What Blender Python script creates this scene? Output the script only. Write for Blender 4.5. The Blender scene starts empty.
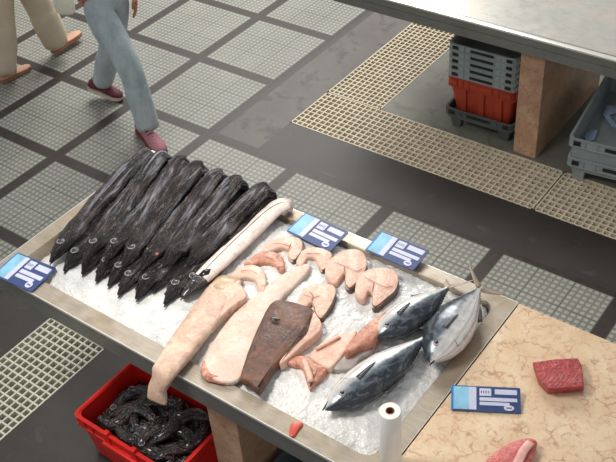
import bpy, bmesh, math, random
from math import sin, cos, pi, radians
from mathutils import Vector, Matrix, noise, Quaternion
random.seed(7)
S = 0.7                      # one floor panel is 0.7 m
sc = bpy.context.scene
# ---------------------------------------------------------------- camera
CR = ((0.80495648, 0.58941362, -0.06809296),      # image right
      (0.34201235, -0.55471005, -0.75850136),     # image down
      (-0.48484288, 0.58727195, -0.64810419))     # view direction
FPX = 973.92
CAM = Vector((7.42034526, -5.25768329, 5.10510123)) * S
cd = bpy.data.cameras.new('camera'); cam = bpy.data.objects.new('camera', cd)
sc.collection.objects.link(cam)
r_, d_, f_ = [Vector(v).normalized() for v in CR]
M = Matrix.Identity(4)
for i in range(3):
    M[i][0] = r_[i]; M[i][1] = -d_[i]; M[i][2] = -f_[i]; M[i][3] = CAM[i]
cam.matrix_world = M
cd.sensor_width = 36.0; cd.lens = FPX / 616 * 36.0; cd.clip_start = 0.05
sc.camera = cam
# ---------------------------------------------------------------- light
sc.view_settings.view_transform = 'Standard'
sc.view_settings.look = 'None'
sc.view_settings.gamma = 1.0
sc.view_settings.exposure = 0.2
w = bpy.data.worlds.new('sky'); sc.world = w; w.use_nodes = True
w.node_tree.nodes['Background'].inputs[0].default_value = (0.98, 0.98, 1.0, 1)
w.node_tree.nodes['Background'].inputs[1].default_value = 0.40
def area(name, loc, target, sx, sy, power, col=(1, 1, 1), spread=180):
    l = bpy.data.lights.new(name, 'AREA'); l.shape = 'RECTANGLE'; l.size = sx; l.size_y = sy
    l.energy = power; l.color = col; l.spread = radians(spread)
    o = bpy.data.objects.new(name, l); sc.collection.objects.link(o); o.location = loc
    o.rotation_euler = (Vector(target) - Vector(loc)).to_track_quat('-Z', 'Y').to_euler()
    return o
area('open_roof_daylight', (-1.2, 4.2, 4.8), (0.9, 0.3, 0), 4.0, 3.2, 400, (1.0, 0.975, 0.93))
area('stall_lamp', (2.4, -2.6, 3.6), (3.2, -1.7, 0.84), 0.9, 0.6, 15, (1.0, 0.95, 0.87), 80)

# ---------------------------------------------------------------- node helpers
def mat(name):
    m = bpy.data.materials.new(name); m.use_nodes = True
    nt = m.node_tree; b = nt.nodes['Principled BSDF']
    return m, nt, b
def nd(nt, t, **kw):
    n = nt.nodes.new(t)
    for k, v in kw.items(): setattr(n, k, v)
    return n
def mth(nt, op, a, b=None, c=None):
    n = nt.nodes.new('ShaderNodeMath'); n.operation = op
    for i, v in enumerate((a, b, c)):
        if v is None: continue
        if isinstance(v, (int, float)): n.inputs[i].default_value = v
        else: nt.links.new(v, n.inputs[i])
    return n.outputs[0]
def mix(nt, f, a, b, mode='MIX'):
    n = nt.nodes.new('ShaderNodeMix'); n.data_type = 'RGBA'; n.blend_type = mode
    for i, v in ((0, f), (6, a), (7, b)):
        if isinstance(v, (int, float)): n.inputs[i].default_value = v
        elif isinstance(v, tuple): n.inputs[i].default_value = (*v, 1)
        else: nt.links.new(v, n.inputs[i])
    return n.outputs[2]
def ramp(nt, f, stops):
    n = nt.nodes.new('ShaderNodeValToRGB')
    while len(n.color_ramp.elements) < len(stops): n.color_ramp.elements.new(0.5)
    for e, (p, c) in zip(n.color_ramp.elements, stops):
        e.position = p; e.color = (*c, 1) if isinstance(c, tuple) else (c, c, c, 1)
    nt.links.new(f, n.inputs[0]); return n.outputs[0]
def coords(nt, kind='Object', scale=(1, 1, 1), rot=(0, 0, 0)):
    t = nt.nodes.new('ShaderNodeTexCoord'); m = nt.nodes.new('ShaderNodeMapping')
    m.inputs['Scale'].default_value = scale; m.inputs['Rotation'].default_value = rot
    nt.links.new(t.outputs[kind], m.inputs[0]); return m.outputs[0]
def noi(nt, vec, scale, detail=4, rough=0.5, dist=0.0):
    n = nt.nodes.new('ShaderNodeTexNoise'); nt.links.new(vec, n.inputs['Vector'])
    n.inputs['Scale'].default_value = scale; n.inputs['Detail'].default_value = detail
    n.inputs['Roughness'].default_value = rough; n.inputs['Distortion'].default_value = dist
    return n.outputs['Fac']
def vor(nt, vec, scale, feature='F1', out='Distance'):
    n = nt.nodes.new('ShaderNodeTexVoronoi'); n.feature = feature
    nt.links.new(vec, n.inputs['Vector']); n.inputs['Scale'].default_value = scale
    return n.outputs[out]
def bump(nt, b, h, strength=0.3, dist=0.01):
    n = nt.nodes.new('ShaderNodeBump'); n.inputs['Strength'].default_value = strength
    n.inputs['Distance'].default_value = dist; nt.links.new(h, n.inputs['Height'])
    nt.links.new(n.outputs[0], b.inputs['Normal'])
def setc(nt, b, c):
    if isinstance(c, tuple): b.inputs['Base Color'].default_value = (*c, 1)
    else: nt.links.new(c, b.inputs['Base Color'])
def simple(name, col, rough=0.5, metal=0.0, var=0.15, scale=30, bmp=0.0, spec=0.5, coat=0.0):
    m, nt, b = mat(name); v = coords(nt); n = noi(nt, v, scale, 3)
    lo = tuple(c * (1 - var) for c in col); hi = tuple(min(1, c * (1 + var)) for c in col)
    setc(nt, b, ramp(nt, n, [(0.3, lo), (0.7, hi)]))
    b.inputs['Roughness'].default_value = rough; b.inputs['Metallic'].default_value = metal
    b.inputs['Specular IOR Level'].default_value = spec; b.inputs['Coat Weight'].default_value = coat
    if bmp: bump(nt, b, n, bmp, 0.005)
    return m
def lin(r, g, b): return tuple((c / 255 / 12.92 if c / 255 <= 0.04045 else ((c / 255 + 0.055) / 1.055) ** 2.4) for c in (r, g, b))

# ---------------------------------------------------------------- materials
def m_tiles():
    m, nt, b = mat('glass_block_panels')
    t = nt.nodes.new('ShaderNodeTexCoord'); s = nt.nodes.new('ShaderNodeSeparateXYZ')
    nt.links.new(t.outputs['Object'], s.inputs[0])
    msk = []; ln = []; jt = []
    J = 0.055
    for a in ('X', 'Y'):
        fr = mth(nt, 'FRACT', mth(nt, 'DIVIDE', s.outputs[a], S))
        u = mth(nt, 'DIVIDE', mth(nt, 'SUBTRACT', fr, J), 1 - 2 * J)       # 0..1 over the panel
        jt.append(mth(nt, 'LESS_THAN', mth(nt, 'ABSOLUTE', mth(nt, 'SUBTRACT', u, 0.5)), 0.5))
        k = mth(nt, 'FRACT', mth(nt, 'MULTIPLY', u, 18))
        msk.append(mth(nt, 'ABSOLUTE', mth(nt, 'SUBTRACT', k, 0.5)))
        p = mth(nt, 'ABSOLUTE', mth(nt, 'SUBTRACT', mth(nt, 'FRACT', mth(nt, 'MULTIPLY', u, 3)), 0.5))
        ln.append(mth(nt, 'GREATER_THAN', p, 0.483))
    d = mth(nt, 'POWER', mth(nt, 'ADD', mth(nt, 'POWER', msk[0], 4), mth(nt, 'POWER', msk[1], 4)), 0.25)
    blk = mth(nt, 'SUBTRACT', 1.0, mth(nt, 'SMOOTH_MIN', 1.0, mth(nt, 'MAXIMUM', 0.0, mth(nt, 'MULTIPLY', mth(nt, 'SUBTRACT', d, 0.26), 9)), 0.1))
    seam = mth(nt, 'MAXIMUM', ln[0], ln[1])
    v = coords(nt)
    n1 = noi(nt, v, 2.2, 5, 0.6); n2 = noi(nt, v, 40, 2)
    grout = ramp(nt, n1, [(0.3, lin(112, 111, 103)), (0.7, lin(134, 133, 124))])
    gl = ramp(nt, mth(nt, 'ADD', mth(nt, 'MULTIPLY', n2, 0.6), mth(nt, 'MULTIPLY', n1, 0.4)), [(0.3, lin(146, 148, 138)), (0.7, lin(172, 174, 165))])
    c = mix(nt, blk, grout, gl)
    c = mix(nt, mth(nt, 'MULTIPLY', seam, 0.55), c, lin(70, 68, 62))
    jc = ramp(nt, noi(nt, v, 25, 4), [(0.3, lin(42, 34, 30)), (0.7, lin(58, 49, 43))])
    panel = mth(nt, 'MULTIPLY', jt[0], jt[1])
    c = mix(nt, panel, jc, c)
    setc(nt, b, c)
    b.inputs['Roughness'].default_value = 0.5; b.inputs['Specular IOR Level'].default_value = 0.35
    bump(nt, b, mth(nt, 'MULTIPLY', panel, mth(nt, 'ADD', blk, 0.5)), 0.2, 0.003)
    return m
def m_dirty(name, a, c, stain, amount=0.55, sc_=7, rough=0.55):
    m, nt, b = mat(name); v = coords(nt)
    n = noi(nt, v, 3, 6, 0.6); base = ramp(nt, n, [(0.3, a), (0.7, c)])
    st = ramp(nt, noi(nt, v, sc_, 5, 0.62, 0.6), [(amount, 0.0), (amount + 0.1, 1.0)])
    col = mix(nt, mth(nt, 'MULTIPLY', st, 0.75), base, stain)
    fine = noi(nt, v, 120, 2)
    col = mix(nt, 0.18, col, ramp(nt, fine, [(0.3, (0, 0, 0)), (0.8, (0.5, 0.5, 0.5))]), 'OVERLAY')
    setc(nt, b, col); b.inputs['Roughness'].default_value = rough
    bump(nt, b, noi(nt, v, 60, 4), 0.15, 0.004)
    return m
def m_steel(name, a=(150, 148, 142), c=(178, 176, 170), stain=(150, 128, 100), rough=0.32, metal=0.85, amt=0.6):
    m, nt, b = mat(name); v = coords(nt); vs = coords(nt, 'Object', (3, 60, 60))
    base = ramp(nt, noi(nt, vs, 6, 3), [(0.3, lin(*a)), (0.7, lin(*c))])
    st = ramp(nt, noi(nt, v, 3.5, 5, 0.6, 0.4), [(0.45, 0.0), (0.65, 1.0)])
    setc(nt, b, mix(nt, mth(nt, 'MULTIPLY', st, amt), base, lin(*stain)))
    b.inputs['Metallic'].default_value = metal
    nt.links.new(ramp(nt, noi(nt, v, 14, 4), [(0.3, rough * 0.8), (0.7, rough * 1.4)]), b.inputs['Roughness'])
    bump(nt, b, noi(nt, vs, 20, 2), 0.04, 0.002)
    return m
def m_marble(name, base, light, vein, vein2, sc_=9):
    m, nt, b = mat(name); v = coords(nt)
    wv = nt.nodes.new('ShaderNodeMix'); wv.data_type = 'VECTOR'; wv.inputs[0].default_value = 0.12
    nz = nt.nodes.new('ShaderNodeTexNoise'); nz.inputs['Scale'].default_value = sc_ * 1.1; nz.inputs['Detail'].default_value = 5
    nt.links.new(v, nz.inputs['Vector']); nt.links.new(v, wv.inputs[4]); nt.links.new(nz.outputs['Color'], wv.inputs[5])
    e = vor(nt, wv.outputs[1], sc_ * 1.5, 'DISTANCE_TO_EDGE')
    n = noi(nt, v, sc_ * 0.5, 6, 0.6, 0.5); n3 = noi(nt, v, sc_ * 3, 5, 0.65, 1.2)
    col = ramp(nt, n, [(0.32, base), (0.66, light)])
    vm = mth(nt, 'MULTIPLY', ramp(nt, e, [(0.0, 1.0), (0.07, 0.0)]), ramp(nt, noi(nt, v, sc_ * 1.6, 4), [(0.46, 0.0), (0.62, 0.75)]))
    col = mix(nt, vm, col, vein)
    col = mix(nt, ramp(nt, n3, [(0.52, 0.0), (0.68, 0.7)]), col, vein2)
    setc(nt, b, col); b.inputs['Roughness'].default_value = 0.3
    return m
def m_ice():
    m, nt, b = mat('crushed_ice'); v = coords(nt)
    n = noi(nt, v, 5, 5, 0.6); f = vor(nt, v, 95)
    c = ramp(nt, n, [(0.3, lin(196, 199, 200)), (0.58, lin(228, 227, 224))])
    c = mix(nt, ramp(nt, noi(nt, v, 2.6, 4, 0.6), [(0.58, 0.0), (0.75, 0.28)]), c, lin(210, 180, 170))
    setc(nt, b, c); b.inputs['Roughness'].default_value = 0.28
    b.inputs['Subsurface Weight'].default_value = 0.0
    bump(nt, b, mth(nt, 'ADD', f, noi(nt, v, 60, 4)), 0.5, 0.005)
    return m
def m_blackfish(name, sheen=0.5, base=(9, 8, 9), bs=1.0, coat=0.0):
    m, nt, b = mat(name)
    oi = nt.nodes.new('ShaderNodeObjectInfo')
    def off(scale, k):
        vec = coords(nt, 'UV', scale)
        a = nt.nodes.new('ShaderNodeVectorMath'); a.operation = 'ADD'; nt.links.new(vec, a.inputs[0])
        cb = nt.nodes.new('ShaderNodeCombineXYZ'); nt.links.new(mth(nt, 'MULTIPLY', oi.outputs['Random'], k), cb.inputs[2]); nt.links.new(cb.outputs[0], a.inputs[1]); return a.outputs[0]
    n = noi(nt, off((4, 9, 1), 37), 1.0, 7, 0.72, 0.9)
    n2 = noi(nt, off((11, 30, 1), 11), 1.0, 6, 0.72, 0.6)
    n3 = noi(nt, off((34, 60, 1), 5), 1, 4, 0.7, 1.2)
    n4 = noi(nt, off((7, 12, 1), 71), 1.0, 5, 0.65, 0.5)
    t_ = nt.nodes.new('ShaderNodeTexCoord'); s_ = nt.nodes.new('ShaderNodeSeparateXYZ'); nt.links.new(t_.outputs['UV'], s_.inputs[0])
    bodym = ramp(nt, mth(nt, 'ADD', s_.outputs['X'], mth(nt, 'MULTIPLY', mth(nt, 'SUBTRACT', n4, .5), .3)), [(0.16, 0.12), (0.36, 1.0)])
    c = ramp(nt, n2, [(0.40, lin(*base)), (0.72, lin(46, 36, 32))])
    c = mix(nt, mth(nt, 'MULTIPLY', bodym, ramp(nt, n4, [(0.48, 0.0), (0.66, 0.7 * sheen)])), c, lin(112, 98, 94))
    c = mix(nt, mth(nt, 'MULTIPLY', bodym, ramp(nt, n, [(0.60 - 0.09 * sheen, 0.0), (0.74 - 0.08 * sheen, 0.95 * sheen + 0.03)])), c, lin(172, 174, 186))  # wet slime's pale sheen mixed into the base colour, weaker on the head
    c = mix(nt, ramp(nt, n3, [(0.63, 0.0), (0.67, 1.0)]), c, lin(206, 200, 200))  # bright wet glints put into the colour as specks
    setc(nt, b, c); b.inputs['Specular IOR Level'].default_value = 0.42
    nt.links.new(ramp(nt, n4, [(0.4, 0.12), (0.7, 0.30)]), b.inputs['Roughness'])
    bump(nt, b, mth(nt, 'ADD', mth(nt, 'MULTIPLY', n2, 1.5), mth(nt, 'MULTIPLY', n3, .8 * bs)), bs, 0.010)
    b.inputs['Coat Weight'].default_value = coat; b.inputs['Coat Roughness'].default_value = 0.08
    return m
def m_tuna():
    m, nt, b = mat('tuna_skin')
    t = nt.nodes.new('ShaderNodeTexCoord'); s = nt.nodes.new('ShaderNodeSeparateXYZ'); nt.links.new(t.outputs['UV'], s.inputs[0])
    dz = mth(nt, 'COSINE', mth(nt, 'MULTIPLY', s.outputs['Y'], 2 * pi))       # 1 at the back, -1 at the belly
    v = coords(nt); n = noi(nt, v, 18, 5, 0.6, 0.5)
    f = mth(nt, 'ADD', mth(nt, 'MULTIPLY', dz, 0.5), mth(nt, 'MULTIPLY', mth(nt, 'SUBTRACT', n, 0.5), 0.55))
    c = ramp(nt, mth(nt, 'ADD', f, 0.5), [(0.22, lin(232, 228, 222)), (0.42, lin(190, 192, 192)), (0.56, lin(104, 114, 124)), (0.72, lin(42, 50, 61)), (0.96, lin(58, 63, 68))])
    c = mix(nt, ramp(nt, noi(nt, coords(nt, 'UV', (9, 14, 1)), 1, 6, .7, .6), [(0.5, 0.0), (0.66, 0.5)]), c, lin(150, 156, 164))
    st = mth(nt, 'SINE', mth(nt, 'ADD', mth(nt, 'MULTIPLY', s.outputs['Y'], 110), mth(nt, 'MULTIPLY', n, 2)))
    belly = ramp(nt, mth(nt, 'ADD', mth(nt, 'MULTIPLY', dz, 0.5), 0.5), [(0.12, 0.30), (0.42, 0.0)])
    c = mix(nt, mth(nt, 'MULTIPLY', belly, mth(nt, 'GREATER_THAN', st, 0.45)), c, lin(84, 88, 94))
    setc(nt, b, c); b.inputs['Roughness'].default_value = 0.25; b.inputs['Metallic'].default_value = 0.25
    bump(nt, b, n, 0.12, 0.004)
    return m
def m_flesh(name, a, c, red, amt=0.5, sc_=16, rough=0.33, lo=0.55):
    m, nt, b = mat(name); v = coords(nt)
    a2 = tuple(x * .82 for x in a); c2 = tuple(min(1, x * 1.06) for x in c)
    col = ramp(nt, noi(nt, v, sc_, 6, 0.65, 0.4), [(0.32, a2), (0.5, a), (0.68, c2)])
    col = mix(nt, ramp(nt, noi(nt, v, sc_ * 0.8, 6, 0.7, 1.0), [(lo - .02, 0.0), (lo + 0.12, amt)]), col, red)
    col = mix(nt, ramp(nt, noi(nt, v, sc_ * 3.5, 4, 0.7, 0.8), [(0.56, 0.0), (0.66, amt * .6)]), col, red)
    setc(nt, b, col)
    nt.links.new(ramp(nt, noi(nt, v, sc_ * 2, 3), [(0.35, rough * .7), (0.65, rough * 1.5)]), b.inputs['Roughness'])
    b.inputs['Subsurface Weight'].default_value = 0.12; b.inputs['Subsurface Scale'].default_value = 0.005
    b.inputs['Subsurface Radius'].default_value = (1, 0.4, 0.25)
    bump(nt, b, mth(nt, 'ADD', noi(nt, v, 70, 5, 0.65), noi(nt, v, 22, 4, 0.6)), 0.45, 0.008)
    return m
def m_denim():
    m, nt, b = mat('washed_denim'); v = coords(nt); vz = coords(nt, 'Object', (1, 1, 0.35))
    c = ramp(nt, noi(nt, vz, 9, 5, 0.6), [(0.3, lin(150, 168, 174)), (0.68, lin(196, 208, 210))])
    wv = noi(nt, coords(nt, 'Object', (400, 400, 120)), 1, 1)
    c = mix(nt, 0.12, c, ramp(nt, wv, [(0.3, (0, 0, 0)), (0.7, (1, 1, 1))]), 'OVERLAY')
    setc(nt, b, c); b.inputs['Roughness'].default_value = 0.85
    bump(nt, b, noi(nt, coords(nt, 'Object', (1, 1, 0.6)), 14, 4, 0.6, 1.0), 0.5, 0.02)
    return m
TILE = m_tiles()
BAND = m_dirty('dark_wet_paving', lin(80, 71, 66), lin(104, 95, 90), lin(40, 34, 31), 0.53, 6)
BAND2 = m_dirty('rubbery_and_shaded_paving', lin(44, 40, 36), lin(60, 54, 49), lin(80, 72, 66), 0.60, 8)
CONC = m_dirty('grey_concrete', lin(112, 112, 100), lin(136, 136, 122), lin(92, 90, 80), 0.56, 4)
JOINT = m_dirty('joint_strip', lin(42, 34, 30), lin(58, 49, 43), lin(30, 25, 22), 0.6, 9)
PIT = simple('pit_soil', lin(72, 66, 52), 0.9)
GRATE = simple('beige_grating', lin(218, 206, 182), 0.6, var=0.12, scale=12)
GRATE_PALE = simple('pale_grating', lin(206, 205, 188), 0.6, var=0.1, scale=12)
STEEL = m_steel('stained_steel', (160, 150, 136), (182, 172, 158), (150, 130, 100), 0.38, 0.5, 0.7)
STEELD = m_steel('grey_steel_fascia', (128, 129, 124), (146, 147, 142), (118, 114, 104), 0.34, 0.45, 0.4)
EDGE_LIGHT = simple('highlight_steel_edge', lin(226, 224, 216), 0.25, metal=0.3, var=.05)  # lighter than the rim steel: the lip's highlight put into the colour
STEELW = m_steel('wet_steel_top', (178, 180, 172), (200, 198, 188), (206, 190, 176), 0.28, 0.15, 0.6)
MARBLE = m_marble('cream_marble', lin(214, 184, 148), lin(230, 208, 176), lin(160, 112, 92), lin(196, 148, 118), 11)
PEDM = m_marble('pinkish_marble', lin(178, 140, 112), lin(206, 172, 142), lin(138, 98, 76), lin(158, 116, 92), 12)
ICE = m_ice()
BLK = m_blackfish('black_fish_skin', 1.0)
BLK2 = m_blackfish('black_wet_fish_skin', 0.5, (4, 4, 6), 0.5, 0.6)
JAW = simple('black_head_skin', lin(22, 19, 20), 0.2, var=0.3, scale=40, bmp=0.3)
EYEB = simple('dull_fish_eye', lin(48, 56, 62), 0.12)
EYER = simple('silver_eye_ring', lin(170, 160, 158), 0.25)
TUNA = m_tuna()
FIN = simple('dark_fin', lin(70, 68, 70), 0.4)
FINP = simple('pale_fin', lin(176, 160, 140), 0.45)
F_STEAK = m_flesh('pink_steak_flesh', lin(220, 182, 162), lin(234, 204, 184), lin(196, 122, 104), 0.5, 22, lo=0.57)
F_DARK = simple('dark_blood_line', lin(164, 88, 74), 0.4)
F_SKIN = simple('brown_grey_fish_skin', lin(84, 68, 62), 0.4, var=0.3)
F_PALE = m_flesh('pale_fish_flesh', lin(216, 194, 178), lin(228, 210, 196), lin(200, 150, 132), 0.6, 9, lo=0.6)
F_PALE2 = m_flesh('pale_skinned_flesh', lin(200, 168, 146), lin(222, 196, 176), lin(164, 112, 92), 0.5, 10, lo=0.6)
F_RAW = m_flesh('raw_pink_flesh', lin(198, 138, 114), lin(226, 180, 154), lin(150, 72, 56), 0.7, 26, lo=0.5)
F_WHITE = m_flesh('white_fish_flesh', lin(232, 216, 206), lin(242, 230, 222), lin(120, 96, 92), 0.5, 22, lo=0.66)
BROWN = m_flesh('brown_shark_skin', lin(84, 55, 43), lin(116, 78, 60), lin(144, 100, 74), 0.4, 12, 0.4, lo=0.55)
RED = simple('red_plastic', lin(214, 36, 28), 0.38, var=0.12, scale=6)
RED2 = simple('dull_red_plastic', lin(168, 62, 40), 0.45, var=0.15, scale=6)
GREYP = simple('grey_plastic', lin(150, 160, 162), 0.5, var=0.12, scale=6)
GREYD = simple('dark_grey_plastic', lin(84, 90, 90), 0.55, var=0.15, scale=6)
GREYB = simple('blue_grey_plastic', lin(88, 98, 106), 0.5, var=0.12, scale=6)
RECSHADE = simple('recess_shade', lin(30, 31, 31), 0.6)  # near-black colour holds the shade of slots and recesses
DENIM = m_denim()
BEIGE = simple('beige_cloth', lin(206, 192, 170), 0.9, var=0.08, scale=8, bmp=0.3)
SKIN = simple('skin', lin(190, 128, 104), 0.5, var=0.08, scale=25)
HAIR = simple('dark_hair', lin(50, 36, 28), 0.6, var=0.3, scale=60)
SHOE = simple('burgundy_mesh', lin(104, 44, 58), 0.7, var=0.25, scale=60)
SHOEP = simple('dusty_pink_suede', lin(168, 112, 122), 0.8, var=0.15, scale=60)
SOLE = simple('pale_rubber', lin(214, 196, 180), 0.6)
SOLER = simple('dark_red_rubber', lin(128, 52, 56), 0.6)
LACE = simple('dark_laces', lin(34, 22, 28), 0.8)
TAN = simple('tan_leather', lin(206, 158, 128), 0.6, var=0.08)
WHITEC = simple('white_cotton', lin(242, 240, 224), 0.9, var=0.05)
CNAVY = simple('navy_card', lin(54, 74, 122), 0.35, var=0.08)
CCYAN = simple('cyan_picture', lin(140, 194, 222), 0.3, var=0.25, scale=14)
CBLUE = simple('blue_card_edge', lin(48, 128, 190), 0.3)
CWHITE = simple('white_field', lin(202, 206, 226), 0.4, var=0.05)
CINK = simple('dark_ink', lin(70, 78, 104), 0.5)
PAPER = simple('white_paper', lin(240, 240, 234), 0.6, var=0.03)
CARDB = simple('brown_cardboard', lin(134, 84, 60), 0.8)
BLUEP = simple('pale_blue_paper', lin(168, 192, 226), 0.6, var=0.05)
MEAT = m_flesh('red_tuna_meat', lin(170, 58, 60), lin(190, 78, 76), lin(134, 38, 44), 0.6, 30, 0.3, lo=0.5)
MEATP = m_flesh('pink_tuna_meat', lin(206, 104, 98), lin(222, 140, 130), lin(176, 60, 64), 0.6, 26, 0.3, lo=0.5)
FATP = simple('pale_fat_streak', lin(226, 170, 158), 0.4)

# ---------------------------------------------------------------- geometry helpers
def at(u, v, z):
    """point of the place seen at photo pixel (u, v) at height z metres"""
    d = r_ * ((u - 308.0) / FPX) + d_ * ((v - 231.0) / FPX) + f_
    return CAM + d * ((z - CAM.z) / d.z)
class MB:
    def __init__(self): self.bm = bmesh.new(); self.uv = self.bm.loops.layers.uv.new('UVMap')
    def box(self, lo, hi, rot=None, c=None):
        lo, hi = Vector(lo), Vector(hi)
        vs = [Vector((x, y, z)) for z in (lo.z, hi.z) for y in (lo.y, hi.y) for x in (lo.x, hi.x)]
        if rot: 
            c = Vector(c) if c else (lo + hi) / 2
            vs = [c + rot @ (p - c) for p in vs]
        b = [self.bm.verts.new(p) for p in vs]
        for f in ((0, 2, 3, 1), (4, 5, 7, 6), (0, 1, 5, 4), (1, 3, 7, 5), (3, 2, 6, 7), (2, 0, 4, 6)):
            self.bm.faces.new([b[i] for i in f])
        return self
    def quad(self, pts, mi=0):
        f = self.bm.faces.new([self.bm.verts.new(Vector(p)) for p in pts]); f.material_index = mi; return self
    def hexa(self, bot, top):
        b = [self.bm.verts.new(Vector(p)) for p in list(bot) + list(top)]; n = len(bot)
        self.bm.faces.new(b[:n][::-1]); self.bm.faces.new(b[n:])
        for i in range(n): self.bm.faces.new([b[i], b[(i + 1) % n], b[n + (i + 1) % n], b[n + i]])
        return self
    def rings(self, rings, cap=True, closed=True, uvs=None):
        R = [[self.bm.verts.new(Vector(p)) for p in r] for r in rings]; n = len(R[0]); L = len(R) - 1
        for i in range(L):
            for j in range(n if closed else n - 1):
                k = (j + 1) % n
                f = self.bm.faces.new([R[i][j], R[i][k], R[i + 1][k], R[i + 1][j]])
                for lp, (a, c) in zip(f.loops, ((i, j), (i, j + 1), (i + 1, j + 1), (i + 1, j))):
                    lp[self.uv].uv = (uvs[a] if uvs else a / L, c / n)
        if cap:
            for r, e in ((R[0][::-1], 0), (R[-1], L)):
                f = self.bm.faces.new(r)
                for lp in f.loops: lp[self.uv].uv = (uvs[e] if uvs else e / L, 0.25)
        return self
    def tube(self, pts, r, n=10):
        pts = [Vector(p) for p in pts]; rr = r if isinstance(r, (list, tuple)) else [r] * len(pts)
        return self.loft(pts, [(a, a) for a in rr], n)
    def loft(self, pts, wh, n=16, side0=None, power=1.0, wob=0.0, seed=0.0):
        """wh: half width / half height; side vector stays horizontal"""
        pts = [Vector(p) for p in pts]; rings = []; us = [0]
        for i in range(1, len(pts)): us.append(us[-1] + (pts[i] - pts[i - 1]).length)
        prev = None
        for i, p in enumerate(pts):
            t = (pts[min(i + 1, len(pts) - 1)] - pts[max(i - 1, 0)]).normalized()
            s = side0.copy() if side0 is not None else t.cross(Vector((0, 0, 1)))
            if s.length < 0.05: s = prev.copy() if prev is not None else Vector((1, 0, 0))
            s = (s - t * s.dot(t)).normalized(); u = s.cross(t).normalized(); prev = s
            w_, h_ = wh[i]
            ring = []
            for j in range(n):
                a = 2 * pi * j / n; ca, sa = cos(a), sin(a)
                ca = math.copysign(abs(ca) ** power, ca); sa = math.copysign(abs(sa) ** power, sa)
                k_ = 1 + wob * (noise.noise(Vector((us[i] * 9, ca * 2.6 + seed, sa * 2.6))) + .5 * noise.noise(Vector((us[i] * 30, ca * 6 + seed, sa * 6)))) if wob else 1
                ring.append(p + (s * ca * w_ + u * sa * h_) * k_)
            rings.append(ring)
        T_ = us[-1] or 1
        return self.rings(rings, uvs=[x / T_ for x in us])
    def ball(self, c, r, seg=12, rings_=8, sc=(1, 1, 1), rot=None):
        c = Vector(c); R = []
        for i in range(1, rings_):
            ph = pi * i / rings_
            ring = [Vector((r * sc[0] * sin(ph) * cos(2 * pi * j / seg), r * sc[1] * sin(ph) * sin(2 * pi * j / seg), -r * sc[2] * cos(ph))) for j in range(seg)]
            if rot: ring = [rot @ q for q in ring]
            R.append([c + q for q in ring])
        return self.rings(R)
    def lathe(self, c, prof, seg=24, axis=None):
        c = Vector(c); q = Vector((0, 0, 1)).rotation_difference(Vector(axis)) if axis else None
        R = []
        for r, z in prof:
            ring = [Vector((r * cos(2 * pi * j / seg), r * sin(2 * pi * j / seg), z)) for j in range(seg)]
            if q: ring = [q @ p for p in ring]
            R.append([c + p for p in ring])
        return self.rings(R)
    def build(self, name, m, parent=None, origin=None, smooth=True, bevel=0, angle=40):
        bm = self.bm
        bmesh.ops.recalc_face_normals(bm, faces=bm.faces)
        if origin is None: origin = parent.location.copy() if parent is not None and parent.parent is None else (wloc(parent) if parent else Vector((0, 0, 0)))
        origin = Vector(origin)
        bmesh.ops.translate(bm, verts=bm.verts, vec=-origin)
        me = bpy.data.meshes.new(name); bm.to_mesh(me); bm.free()
        for x in (m if isinstance(m, (list, tuple)) else [m]): me.materials.append(x)
        o = bpy.data.objects.new(name, me); sc.collection.objects.link(o)
        if parent: o.parent = parent
        else: o.location = origin
        if smooth:
            for p in me.polygons: p.use_smooth = True
            me.set_sharp_from_angle(angle=radians(angle))
        if bevel:
            b = o.modifiers.new('bevel', 'BEVEL'); b.width = bevel; b.segments = 2; b.limit_method = 'ANGLE'; b.angle_limit = radians(50)
        return o
def wloc(o):
    p = Vector((0, 0, 0))
    while o: p += o.location; o = o.parent
    return p
def tag(o, label, cat, group=None, kind=None):
    if label: o['label'] = label
    if cat: o['category'] = cat
    if group: o['group'] = group
    if kind: o['kind'] = kind
    return o
def thing(name, loc, label, cat, group=None):
    o = bpy.data.objects.new(name, None); o.empty_display_size = 0.1; sc.collection.objects.link(o)
    o.location = Vector(loc); return tag(o, label, cat, group)
def copy_tree(o, parent=None):
    c = o.copy(); sc.collection.objects.link(c)
    if parent: c.parent = parent
    for ch in list(o.children): copy_tree(ch, c)
    return c
def smooth_poly(pts, k=4):
    pts = [Vector(p) for p in pts]; n = len(pts); out = []
    for i in range(n):
        a, b, c, d = pts[i - 1], pts[i], pts[(i + 1) % n], pts[(i + 2) % n]
        for j in range(k):
            t = j / k
            out.append(0.5 * ((2 * b) + (c - a) * t + (2 * a - 5 * b + 4 * c - d) * t * t + (3 * b - a - 3 * c + d) * t ** 3))
    return out
def smooth_path(pts, k=6):
    pts = [Vector(p) for p in pts]; n = len(pts); out = []
    for i in range(n - 1):
        a, b, c, d = pts[max(i - 1, 0)], pts[i], pts[i + 1], pts[min(i + 2, n - 1)]
        for j in range(k):
            t = j / k
            out.append(0.5 * ((2 * b) + (c - a) * t + (2 * a - 5 * b + 4 * c - d) * t * t + (3 * b - a - 3 * c + d) * t ** 3))
    return out + [pts[-1]]
def lerp_list(vals, n):
    out = []
    for i in range(n):
        x = i / (n - 1) * (len(vals) - 1); k = min(int(x), len(vals) - 2); t = x - k
        a, b = vals[k], vals[k + 1]
        out.append(tuple(p + (q - p) * t for p, q in zip(a, b)) if isinstance(a, tuple) else a + (b - a) * t)
    return out
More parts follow.
